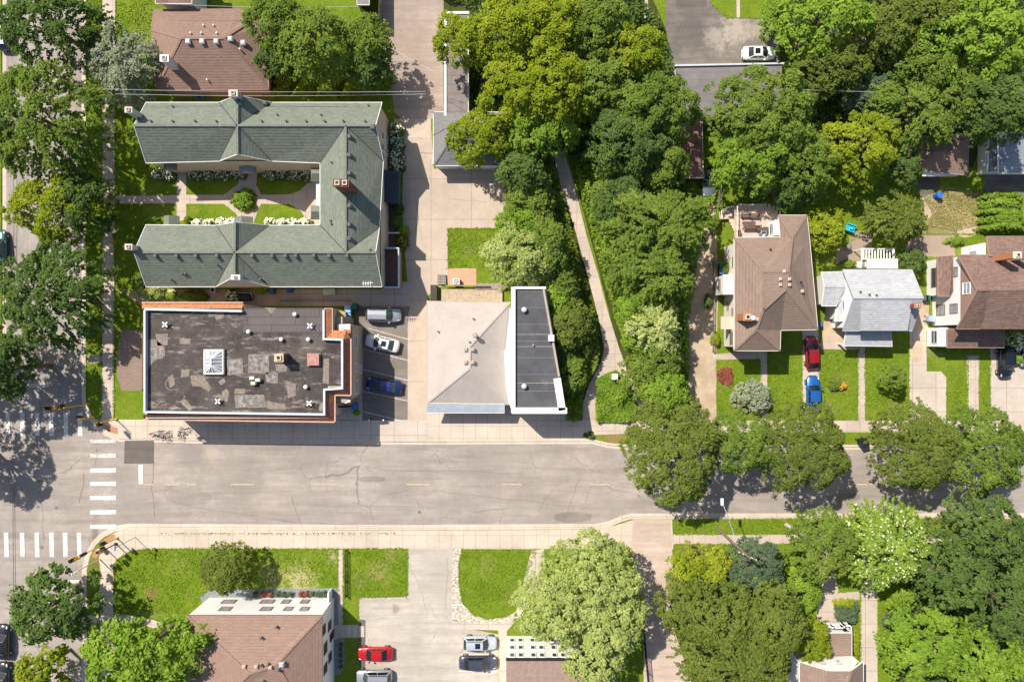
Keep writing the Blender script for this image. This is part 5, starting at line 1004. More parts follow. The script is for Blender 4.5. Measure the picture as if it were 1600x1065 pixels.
T = [
 (-75, 565, 100, 78, 12, 'dk', 'puff', 'large dark tree beyond the west kerb that shades the north crosswalk'),
 (-118, 700, 75, 62, 12, 'dk', 'puff', 'dark tree beyond the west side of the junction casting shade on it'),
 (70, 35, 80, 62, 12, 'dk', 'spray', 'dark feathery tree over the side street, northernmost of the street trees there'),
 (186, 96, 52, 62, 9, 'si', 'spray', 'silver grey leaved tree over the sidewalk west of the brown hip roof'),
 (60, 185, 100, 95, 13, 'md', 'spray', 'large mid green feathery tree west of the sidewalk, south of the silver grey one'),
 (85, 322, 84, 60, 10, 'yl', 'puff', 'yellow tinged round tree opposite the courtyard path'),
 (128, 320, 40, 52, 9.6, 'dk', 'puff', 'dark green tree merging with the yellow tinged round one opposite the courtyard path'),
 (72, 458, 84, 84, 13, 'dk', 'spray', 'large dark green spreading tree over the side street west of the corner shop'),
 (2, 575, 36, 55, 12, 'dk', 'puff', 'dark tree at the west edge beside the shaded crosswalk'),
 (75, 952, 72, 58, 9, 'dk', 'big', 'open leafy dark green tree hanging over the side street south of the crossroads'),
 (215, 1025, 112, 58, 12, 'br', 'big', 'bright green broad tree beside the reddish hip roof at the south edge'),
 (62, 1048, 42, 34, 8, 'yl', 'big', 'small yellow green tree at the south edge beside the side street'),
 (350, 890, 42, 42, 6, 'ol', 'fine', 'rounded olive tree on the lawn against the north wall of the white block'),
 (430, 30, 55, 45, 11, 'md', 'puff', 'green tree at the north edge touching the brown hip roof'),
 (490, 62, 70, 62, 12, 'md', 'puff', 'broadest mid green tree between the brown hip roof and the alley'),
 (568, 60, 46, 40, 10, 'md', 'puff', 'green tree leaning over the alley beside the narrow dark shed'),
 (575, 105, 38, 36, 8, 'dk', 'puff', 'darker low tree in the corner between the alley and the green roof'),
 (430, 90, 30, 34, 8, 'dk', 'puff', 'dark narrow tree at the east eave of the brown hip roof'),
 (722, 62, 48, 42, 11, 'yl', 'puff', 'yellow green tree reaching over the alley and the long flat garage'),
 (795, 45, 70, 66, 13, 'yl', 'puff', 'tall yellow green tree behind the long flat garage'),
 (855, 45, 70, 66, 13, 'yl', 'puff', 'yellow green tree at the north edge in the middle of the thicket'),
 (930, 40, 60, 60, 12, 'md', 'puff', 'mid green tree at the north edge next to the narrow concrete path'),
 (985, 80, 58, 50, 11, 'yl', 'puff', 'yellow green tree at the west side of the worn asphalt car park'),
 (812, 140, 66, 62, 12, 'yl', 'puff', 'broad yellow green tree north east of the grey garage'),
 (860, 135, 72, 62, 13, 'yl', 'puff', 'golden green tree in the centre of the north thicket'),
 (752, 212, 60, 42, 9, 'yl', 'puff', 'low yellow green tree spreading over the grey garage roof'),
 (850, 200, 62, 42, 10, 'br', 'puff', 'bright green tree where the footpath disappears into the thicket'),
 (940, 125, 62, 60, 11, 'md', 'puff', 'mid green tree between the golden tree and the ribbed roof garage'),
 (1025, 165, 75, 60, 12, 'md', 'puff', 'darker green tree at the west corner of the ribbed roof garage'),
 (985, 215, 68, 62, 11, 'dk', 'puff', 'dark green tree east of the footpath, south of the ribbed roof garage'),
 (1035, 250, 48, 48, 9, 'md', 'puff', 'green tree against the rusty corrugated shed'),
 (815, 268, 38, 36, 8, 'dk', 'puff', 'dark shrubby tree at the east end of the concrete apron'),
 (828, 318, 42, 40, 6, 'md', 'puff', 'green shrubby tree between the apron and the footpath'),
 (812, 350, 38, 34, 6, 'br', 'puff', 'bright green shrubby tree at the top of the small square lawn'),
 (815, 400, 62, 52, 9, 'pa', 'puff', 'light yellow green tree covering the east side of the small square lawn'),
 (852, 385, 40, 50, 8, 'md', 'puff', 'mid green tree along the west edge of the footpath, north of the dark flat roof'),
 (872, 440, 34, 34, 6, 'md', 'puff', 'low green tree at the bend of the footpath'),
 (870, 470, 28, 36, 6, 'br', 'puff', 'bright tree touching the north east corner of the dark flat roof'),
 (888, 505, 36, 42, 7, 'ol', 'puff', 'rounded olive green tree between the flat roof and the footpath'),
 (880, 552, 26, 30, 4, 'dk', 'puff', 'dark low tree in the shade east of the flat roof'),
 (893, 582, 24, 34, 4.5, 'md', 'puff', 'low green tree beside the footpath fork'),
 (962, 300, 38, 46, 6, 'md', 'puff', 'green shrubby tree on the east side of the footpath opposite the apron'),
 (975, 310, 50, 46, 8, 'dk', 'puff', 'dark green tree east of the footpath beneath the large spreading one'),
 (1036, 352, 88, 60, 12, 'md', 'spray', 'large spreading green tree west of the dirt lane'),
 (1014, 400, 60, 55, 11, 'md', 'spray', 'green spreading tree between the footpath and the dirt lane'),
 (1036, 425, 48, 48, 11, 'md', 'spray', 'green tree overhanging the upper dirt lane'),
 (992, 428, 38, 42, 7, 'md', 'puff', 'green shrubby tree on the east verge of the footpath'),
 (1010, 478, 40, 42, 8, 'br', 'puff', 'bright green tree halfway along the footpath'),
 (1024, 510, 40, 46, 9, 'pa', 'spray', 'pale green tree on the west edge of the dirt lane'),
 (1000, 525, 28, 34, 6, 'br', 'puff', 'light green shrubby tree beside the footpath near its fork'),
 (1034, 560, 34, 34, 8, 'md', 'puff', 'mid green tree west of the sunny end of the dirt lane'),
 (1005, 590, 32, 38, 7, 'md', 'puff', 'green tree beside the little path south of the fork'),
 (1040, 615, 36, 40, 9, 'br', 'puff', 'bright green tree directly behind the largest street tree'),
 (1290, 30, 82, 58, 13, 'br', 'big', 'large leafed bright tree at the north edge east of the car park'),
 (1215, 25, 26, 40, 8, 'br', 'puff', 'slim bright tree at the edge of the car park lawn'),
 (1388, 38, 50, 55, 11, 'ol', 'puff', 'brownish olive tree at the north edge beside the strip of dry grass'),
 (1450, 30, 48, 45, 12, 'ol', 'puff', 'olive tree at the north edge west of the great broadleaf'),
 (1530, 60, 90, 82, 14, 'br', 'big', 'great broadleaf tree filling the north east corner'),
 (1450, 110, 52, 46, 11, 'md', 'puff', 'green tree east of the strip of dry grass'),
 (1300, 105, 60, 48, 10, 'ol', 'puff', 'olive green tree west of the strip of dry grass'),
 (1200, 175, 92, 80, 13, 'md', 'puff', 'large tree covering the ribbed roof garage east end'),
 (1190, 245, 76, 52, 11, 'br', 'puff', 'bright green tree north of the brown house deck'),
 (1262, 255, 50, 60, 10, 'md', 'puff', 'green tree between the two brightest trees north of the brown house'),
 (1350, 225, 66, 58, 10, 'yl', 'puff', 'bright yellow green round tree in the middle of the north east gardens'),
 (1370, 150, 42, 38, 7, 'bl', 'puff', 'dark blue green tree north of the bright yellow green one'),
 (1432, 175, 72, 58, 10, 'md', 'spray', 'mid green tree reaching to the brown garage'),
 (1560, 165, 60, 60, 13, 'dk', 'puff', 'dark green tree above the blue grey roof'),
 (1500, 150, 42, 50, 11, 'md', 'puff', 'green tree between the brown garage and the great broadleaf'),
 (1408, 262, 36, 38, 7, 'dk', 'puff', 'dark green tree at the west end of the brown garage'),
 (1232, 290, 50, 36, 8, 'dk', 'puff', 'dark tree directly behind the brown house deck'),
 (1405, 340, 45, 36, 6.5, 'ol', 'spray', 'feathery olive tree at the corner of the dry grass yard'),
 (1292, 356, 33, 38, 6, 'yl', 'puff', 'yellow green rounded tree against the east wall of the brown hip roof'),
 (1428, 408, 24, 20, 4.5, 'dk', 'fine', 'small dark tree between the grey roof and the bay window'),
 (1397, 589, 21, 21, 4.5, 'md', 'puff', 'small round green tree alone on a front lawn'),
 (1055, 705, 78, 90, 12, 'ol', 'puff', 'largest street tree on the main street, westernmost of its row'),
 (1160, 693, 50, 50, 10.5, 'md', 'fine', 'smaller street tree between two larger ones in the row'),
 (1258, 700, 73, 74, 11.5, 'ol', 'fine', 'round dense street tree just west of the black wheeled bin'),
 (1436, 700, 71, 70, 11.5, 'ol', 'fine', 'round dense street tree just east of the black wheeled bin'),
 (1545, 705, 72, 72, 11.5, 'md', 'puff', 'easternmost street tree of the row on the main street'),
 (1180, 888, 50, 46, 8, 'bl', 'fine', 'dense blue green tree at the top end of the utility pole'),
 (1100, 890, 48, 36, 8, 'yl', 'puff', 'yellow green tree beside the blue green one'),
 (1070, 950, 42, 50, 9, 'ol', 'puff', 'olive tree at the east side of the shaded lane'),
 (1130, 960, 72, 58, 12, 'ol', 'puff', 'broad olive tree south of the yellow green one'),
 (1205, 970, 58, 62, 12, 'ol', 'puff', 'olive tree west of the small tan roofed house'),
 (1150, 1035, 88, 58, 13, 'ol', 'spray', 'grey olive tree at the south edge east of the lane'),
 (1268, 1000, 32, 36, 7, 'yl', 'puff', 'yellow green tree over the corner of the small tan roof'),
 (925, 905, 82, 68, 11, 'pa', 'puff', 'large pale green tree beside the walkway on the south side of the street'),
 (868, 955, 70, 58, 10, 'pa', 'puff', 'pale green tree over the white building with paired windows'),
 (960, 975, 60, 62, 11, 'pa', 'puff', 'pale green tree along the west side of the shaded lane'),
 (925, 1040, 56, 45, 9, 'pa', 'puff', 'pale green tree at the south edge over the flat brown roof'),
 (1290, 855, 54, 58, 9, 'md', 'puff', 'leaning green tree on the south verge with its grey trunk showing'),
 (1388, 855, 70, 68, 9, 'br', 'spray', 'bright tree with white tipped leaves beside the long driveway'),
 (1545, 830, 70, 58, 12, 'dk', 'puff', 'dark green tree at the east end of the south verge'),
 (1500, 905, 62, 52, 11, 'dk', 'puff', 'dark tree behind the pink flowering shrub'),
 (1575, 940, 52, 70, 12, 'dk', 'puff', 'dark olive tree at the east edge with bare pale branches'),
 (1450, 1010, 72, 62, 9, 'br', 'big', 'bright large leafed tree at the south edge east of the driveway'),
 (1545, 1025, 70, 56, 9, 'br', 'big', 'bright large leafed tree in the south east corner'),
 (1255, 915, 30, 60, 3.5, 'br', 'puff', 'low bright shrubby tree between the olive trees and the entrance path'),
]
for i, t in enumerate(T):
    kw = dict(smo=.4 if t[5] in ('ol', 'bl') else .9)
    if 'white tipped' in t[7]: kw.update(extra=[('wh', .02, .24), ('pa', .12, .26)])
    if 'grey trunk' in t[7]: kw.update(base=G(1228, 819), bark=BARKP)
    g_ = 'street trees along the main street' if 'street tree' in t[7] and t[1] in (705, 693, 700) else None
    tree(*t[:8], group=g_, **kw)
# flowering bushes
def row(x0, x1, y, n, ry, h, where, pals, grp, name='hydrangea_bush'):
    words_ = ['first', 'second', 'third', 'fourth', 'fifth', 'sixth']
    for i in range(n):
        w = (x1 - x0) / n; bush(x0 + w * (i + .5), y + random.uniform(-1, 1), w * .55, ry, random.uniform(1.1, 1.5), 'dk' if h else 'md', f'white flowering bush, {words_[i]} {where}', name, 'bush', grp, extra=pals)
HW = [('wh', .13, .17)]
row(236, 270, 272, 2, 10, 1, 'from the west below the small gable porch', HW, 'white flowering bushes'); row(293, 381, 271, 4, 10, 1, 'from the west along the north wing facing the courtyard', HW, 'white flowering bushes')
row(411, 489, 271, 4, 11, 1, 'from the west in the shaded inner courtyard corner', HW, 'white flowering bushes')
row(298, 372, 346, 4, 6, 0, 'from the west in the sunny bed, outer stretch', [('wh', .4, .2)], 'white flowering bushes'); row(412, 484, 346, 4, 6, 0, 'from the west in the sunny bed, inner stretch', [('wh', .4, .2)], 'white flowering bushes')
for i, y in enumerate((201, 222, 243, 258)): bush(619, y, 12, 13, 1.5, 'dk', f'white flowering bush, {["first", "second", "third", "fourth"][i]} from the north in the bed beside the alley', 'hydrangea_bush', 'bush', 'white flowering bushes', extra=HW)
bush(377, 310, 18, 17, 1.5, 'br', 'round light green bush in the middle of the courtyard paving', leaf=.26)
bush(236, 345, 12, 7, 1.2, 'br', 'low bright bush beside the south wing at the courtyard entrance'); bush(292, 343, 5, 6, .9, 'yl', 'small yellowish bush beside the courtyard porch step')
bush(235, 458, 18, 12, 2.2, 'pa', 'pale green bush in the gap between the green roof and the corner shop'); bush(268, 462, 9, 8, 1.5, 'br', 'small bright bush in the gap north of the corner shop'); bush(300, 462, 22, 9, 1.6, 'md', 'broad green bush in the gap north of the corner shop')
bush(361, 462, 11, 11, 1.6, 'dk', 'white dotted bush beside the black tank in the gap', extra=HW); bush(405, 450, 12, 7, 1.4, 'yl', 'yellowish bush under the south eave of the green roof'); bush(219, 440, 8, 9, 1.6, 'dk', 'dark bush at the south west corner of the green roof'); bush(218, 362, 5, 9, 1.2, 'md', 'small bush at the west gable of the south wing')
for i, (x, y, r_, p_) in enumerate(((620, 345, 9, 'md'), (630, 360, 8, 'br'), (628, 378, 10, 'dk'), (622, 326, 8, 'dk'))): bush(x, y, r_, r_ * 1.1, 1.3, p_, ['green plant beside the side deck east of the green roof', 'bright plant beside the side deck near the alley', 'dark plant with orange flowers at the south end of the side deck', 'dark plant north of the side deck under the slate porch'][i], 'garden_plant', 'plant', extra=[('og', .06, .2)] if i in (2,) else None)
bush(1182, 620, 32, 26, 3.2, 'si', 'silver green rounded bush on the lawn of the brown hip roofed house', leaf=.24, extra=[('rd', .015, .25)])
bush(1126, 583, 4, 5, .5, 'rd', 'small red leaved bush on the lawn edge by the dirt lane'); bush(1135, 588, 11, 14, .3, 'rd', 'low brown red groundcover plant on the lawn by the dirt lane', name='plant', cat='plant', dens=.25)
bush(1308, 600, 10, 11, 1.0, 'md', 'feathery green plant on the front lawn beside the orange one', name='plant', cat='plant', dens=.5); bush(1317, 603, 6, 6, .8, 'og', 'orange yellow plant on the front lawn', name='plant', cat='plant')
bush(1474, 540, 16, 9, 1.3, 'br', 'bright bush before the porch of the brown and white house'); bush(1590, 535, 14, 20, 2.2, 'pa', 'pale flowering bush at the east edge beside the black car', extra=HW)
bush(1590, 560, 14, 9, 1.2, 'br', 'small bright bush at the east edge south of the pale flowering one')
for i, (y, xs) in enumerate(((306, 1572), (318, 1570), (330, 1572), (342, 1573), (354, 1574))): bush(xs, y, 37, 8.6, 2.0, 'br', f'{["northernmost", "second", "middle", "fourth", "southernmost"][i]} row of the clipped hedge behind the brown and white house', 'hedge', 'hedge', 'rows of the clipped hedge', leaf=.24)
bush(1495, 376, 15, 6, 1.0, 'br', 'bright low bush behind the white rear wall of the brown and white house'); bush(1328, 412, 14, 6, .9, 'md', 'green bush between the patio and the grey roof')
bush(1328, 960, 19, 17, 1.4, 'bl', 'soft blue green bush beside the entrance path of the small tan roofed house', leaf=.22); bush(1407, 975, 22, 19, 1.8, 'bl', 'soft blue green bush east of the long driveway', leaf=.22); bush(1322, 943, 20, 6, .9, 'yl', 'yellow flowering border plant along the entrance path', name='plant', cat='plant')
bush(1459, 888, 8, 10, 2.0, 'dk', 'pink flowering shrub among the dark trees by the south verge', extra=[('pk', .4, .22)]); bush(1420, 935, 20, 16, 1.6, 'br', 'bright shrub below the white tipped tree'); bush(1337, 1010, 7, 30, 1.2, 'yl', 'tall yellow green border plant between the tan roof and the long driveway', name='plant', cat='plant')
bush(1265, 960, 14, 34, 2, 'br', 'bright bush west of the entrance path of the small tan roofed house'); bush(500, 1048, 14, 16, 1.2, 'dk', 'dark ragged bush at the end of the slate gravel bed')
for i, x in enumerate((398, 410, 421, 432, 443, 452, 470, 478, 487, 496, 505)):
    red = i in (1, 2, 6, 7); bush(x, 928, 4.5, 4, .7, 'rd' if red else 'bl', f'small {"red" if red else "blue green"} plant in the slate gravel bed north of the white block', 'border_plant', 'plant', f'{"red" if red else "blue green"} plants in the gravel bed', leaf=.16)
for i, y in enumerate((1006, 1014, 1023, 1032, 1041)): bush(532, y, 2.6, 2.6, .5, 'bl', 'tiny dark plant in the shaded gravel bed east of the white block', 'border_plant', 'plant', 'tiny plants in the shaded gravel bed', leaf=.14)
bush(557, 644, 4.5, 4, .9, 'yl', 'yellow flowering potted plant at the blue side door of the corner shop', 'potted_plant', 'plant'); bush(922, 680, 8, 5, .8, 'dk', 'small weedy bush at the kerb below the dark flat roof building'); bush(675, 478, 5, 4, .3, 'yl', 'yellowish weed tuft at the corner of the pale hip roof', 'weed', 'plant')
bush(1115, 345, 10, 12, 2, 'md', 'green bush at the north end of the dirt lane'); bush(1143, 420, 12, 14, 2.5, 'md', 'green bush at the foot of the deck stairs'); bush(1108, 470, 5, 12, 1, 'dk', 'low dark bush along the west wall of the brown hip roofed house'); bush(1120, 530, 7, 12, 1, 'yl', 'yellowish bush at the south west corner of the brown hip roofed house')
# ground cover (uncountable)
cover('shrub_cover', [(932, 592), (948, 582), (962, 578), (975, 588), (988, 615), (994, 640), (990, 656), (955, 660), (930, 657)], 1.2, 'br', 5200, .24, 'dense mixed shrubs filling the wedge bed at the footpath fork', seed=3)
cover('hedge_growth', [(415, 112), (612, 112), (612, 152), (560, 154), (415, 154)], 3.4, 'yl', 9000, .26, 'overgrown yellow green hedge growth north of the green roof', seed=4)
cover('undergrowth', [(790, 260), (862, 245), (878, 305), (890, 350), (912, 430), (930, 500), (936, 545), (930, 572), (912, 610), (904, 656), (886, 655), (870, 560), (860, 450), (790, 440)], 1.6, 'md', 11000, .3, 'shaded undergrowth west of the footpath', seed=5)
cover('undergrowth', [(892, 245), (1070, 200), (1118, 300), (1095, 360), (1085, 430), (1074, 500), (1076, 655), (1018, 652), (1004, 612), (990, 580), (972, 530), (944, 440), (926, 370), (908, 305)], 1.8, 'br', 17000, .3, 'weedy undergrowth between the footpath and the dirt lane', seed=6)
cover('undergrowth', [(660, -10), (1000, -10), (1040, 60), (1050, 110), (1070, 195), (890, 235), (790, 180), (735, 180), (735, 10)], 2.0, 'dk', 14000, .32, 'dark undergrowth beneath the north thicket', seed=7)
cover('undergrowth', [(1220, -10), (1610, -10), (1610, 200), (1530, 205), (1420, 215), (1330, 255), (1240, 265), (1130, 255), (1110, 185), (1225, 180)], 1.6, 'dk', 17000, .32, 'dark undergrowth beneath the north east trees', seed=8)
cover('undergrowth', [(1050, 900), (1240, 900), (1262, 940), (1258, 1075), (1095, 1075), (1055, 980)], 1.5, 'dk', 9000, .3, 'undergrowth beneath the olive trees by the lane', seed=9)
cover('undergrowth', [(1445, 850), (1610, 800), (1610, 1075), (1400, 1075), (1415, 1000), (1400, 950)], 1.5, 'dk', 9000, .3, 'undergrowth in the south east corner', seed=10)
cover('ground_cover', [(889, 245), (905, 300), (924, 370), (942, 430), (960, 495), (978, 545), (990, 575), (1000, 575), (985, 530), (955, 430), (936, 360), (918, 300), (905, 245)], .6, 'yl', 2500, .2, 'yellowish weeds along the east verge of the footpath', seed=11)
cover('flower_bed_growth', [(886, 610), (905, 610), (910, 655), (884, 655)], .9, 'yl', 900, .22, 'yellow green bed growth at the south east corner of the flat roof', seed=12)
cover('dry_weeds', [(1440, 306), (1470, 300), (1500, 305), (1526, 300), (1520, 330), (1528, 352), (1490, 362), (1450, 352), (1455, 330)], .15, 'st', 2600, .13, 'dry pale weeds in the sunny back yard', seed=13)
cover('edge_weeds', [(250, 832), (618, 831.6), (618, 833.6), (250, 833.6)], .1, 'br', 230, .13, 'thin weeds in the joint behind the south kerb', seed=14)
def fringe(lines, n, label):
    rs = np.random.RandomState(21); A = []
    for L in lines:
        for p, q in zip(L, L[1:]): A.append((p, q, math.hypot(q[0] - p[0], q[1] - p[1])))
    A = [(p, q, l) for p, q, l in A]; w = np.array([l for _, _, l in A]); k = rs.choice(len(A), n, p=w / w.sum()); t = rs.uniform(0, 1, n)
    x = np.array([A[i][0][0] for i in k]) * (1 - t) + np.array([A[i][1][0] for i in k]) * t; y = np.array([A[i][0][1] for i in k]) * (1 - t) + np.array([A[i][1][1] for i in k]) * t
    am = .8 + .9 * np.sin(x * .11) * np.sin(y * .13 + x * .05); x = x + rs.normal(0, 1, n) * am * .8; y = y + rs.normal(0, 1, n) * am * .8
    P_ = np.stack([(x - CX) / K, -(y - CY) / K, rs.uniform(.02, .06, n)], 1)
    tag(leaf_mesh('grass_fringe', P_, rs.normal(0, .35, (n, 3)) + [0, 0, 1], .13, rs.uniform(0, 1, n), LEAF['gr'], None, rs, 1.8), label, kind='stuff')
fringe([[(159, -5), (159, 650)], [(181, -5), (178, 655)], [(135, -5), (135, 630)], [(155, 880), (155, 1065)], [(178, 880), (178, 960)], [(182, 874), (205, 860), (235, 857), (636, 857)], [(637, 857), (637, 931), (560, 933), (560, 966)],
        [(722, 857), (717, 880), (717, 910), (722, 940), (740, 960), (765, 966), (800, 957)], [(1060, 811), (1500, 809)], [(1052, 834), (1480, 833)], [(1052, 850), (1480, 849)], [(1344, 857), (1345, 1065)], [(1371, 857), (1372, 1065)],
        [(1120, 560), (1120, 657)], [(1188, 562), (1188, 655)], [(1200, 550), (1200, 655)], [(1253, 520), (1253, 657)], [(1281, 545), (1281, 657)], [(1340, 546), (1340, 657)], [(1352, 546), (1352, 657)], [(1420, 520), (1420, 657)], [(1479, 590), (1479, 657)], [(1512, 555), (1512, 657)], [(1530, 555), (1530, 657)], [(1547, 560), (1547, 657)],
        [(700, 357), (785, 357)], [(700, 357), (700, 420)], [(528, 857), (528, 920)], [(536.5, 857), (536.5, 975)], [(1275, 850), (1300, 850)], [(1310, 925), (1344, 922)], [(179, 304), (276, 304)], [(179, 319), (276, 319)], [(222, 500), (178, 500)], [(205, 960), (245, 968), (293, 986)],
        [(1436, 300), (1505, 296), (1533, 300), (1534, 366), (1440, 366), (1436, 300)], [(1112, 8), (1136, 28), (1200, 29), (1216, 45)]], 16000, 'ragged grass fringe along paths and lawns')
def tufts(polys, n, label):
    rs = np.random.RandomState(31); X = []; Y = []
    for poly, m_ in polys:
        A = np.array(poly, float); x = rs.uniform(A[:, 0].min(), A[:, 0].max(), m_ * 3); y = rs.uniform(A[:, 1].min(), A[:, 1].max(), m_ * 3); ins = np.zeros(len(x), bool); j = len(A) - 1
        for i in range(len(A)):
            c_ = ((A[i, 1] > y) != (A[j, 1] > y)); xi = (A[j, 0] - A[i, 0]) * (y - A[i, 1]) / (A[j, 1] - A[i, 1] + 1e-9) + A[i, 0]; ins ^= c_ & (x < xi); j = i
        w = (np.sin(x * .09 + y * .05) + np.sin(y * .13 - x * .04) + np.sin(x * .31) * np.sin(y * .27)) / 3 + rs.uniform(-.6, .9, len(x)); ins &= w > 0
        X.append(x[ins][:m_]); Y.append(y[ins][:m_])
    x = np.concatenate(X); y = np.concatenate(Y); n = len(x)
    tag(leaf_mesh('grass_tufts', np.stack([(x - CX) / K, -(y - CY) / K, rs.uniform(.02, .07, n)], 1), rs.normal(0, .5, (n, 3)) + [0, 0, 1], .15, rs.uniform(0, 1, n) ** .8, LEAF['gr'], None, rs, 1.8), label, kind='stuff')
tufts([([(182, 875), (210, 860), (527, 859), (527, 916), (330, 916), (295, 958), (182, 958)], 5500), ([(538, 860), (636, 860), (636, 930), (538, 930)], 1700), ([(722, 858), (840, 858), (806, 950), (765, 962), (725, 935), (720, 900)], 2600), ([(1122, 563), (1186, 560), (1187, 655), (1122, 655)], 1100), ([(1202, 550), (1252, 550), (1252, 655), (1202, 655)], 900), ([(1283, 548), (1339, 548), (1339, 655), (1283, 655)], 1100), ([(1354, 546), (1419, 546), (1419, 655), (1354, 655)], 1200), ([(1481, 590), (1510, 560), (1511, 655), (1481, 655)], 500), ([(1533, 560), (1546, 560), (1546, 655), (1533, 655)], 200),
       ([(1052, 812), (1480, 811), (1480, 832), (1052, 833)], 2500), ([(1052, 851), (1270, 851), (1270, 940), (1052, 900)], 3000), ([(182, 170), (228, 170), (240, 300), (182, 303)], 1500), ([(182, 320), (222, 320), (222, 500), (182, 510)], 1500), ([(136, 0), (158, 0), (158, 640), (136, 600)], 2500), ([(182, 0), (238, 0), (238, 100), (182, 160)], 1500), ([(700, 358), (784, 358), (784, 419), (700, 419)], 1200), ([(1372, 880), (1420, 900), (1400, 1060), (1373, 1060)], 1500), ([(1150, 300), (1330, 260), (1360, 360), (1300, 400), (1160, 320)], 2500)], 0, 'short uneven grass tufts in the lawns')
b = MB(); rs = np.random.RandomState(5)
bb = empty('bare_branch', 'bare pale forked branches lying over the trees at the east edge', 'branch', loc=P(1575, 955, 9))
def br(b, p, d, L, r, dep):
    if dep == 0: return
    q = p + d * L; b.tube(p, q, r, r * .6, 5)
    for k in range(2 + (dep > 2)):
        d2 = (d + Vector((rs.normal(0, .55), rs.normal(0, .55), rs.normal(.05, .15)))).normalized(); br(b, p.lerp(q, rs.uniform(.5, 1)), d2, L * .72, r * .6, dep - 1)
br(b, Vector((2.2, .6, 0)), Vector((-.85, .2, .25)), 1.8, .09, 4); br(b, Vector((2.2, -.8, 0)), Vector((-.7, -.35, .2)), 1.5, .08, 4); b.build('branch', BARKP, bb)
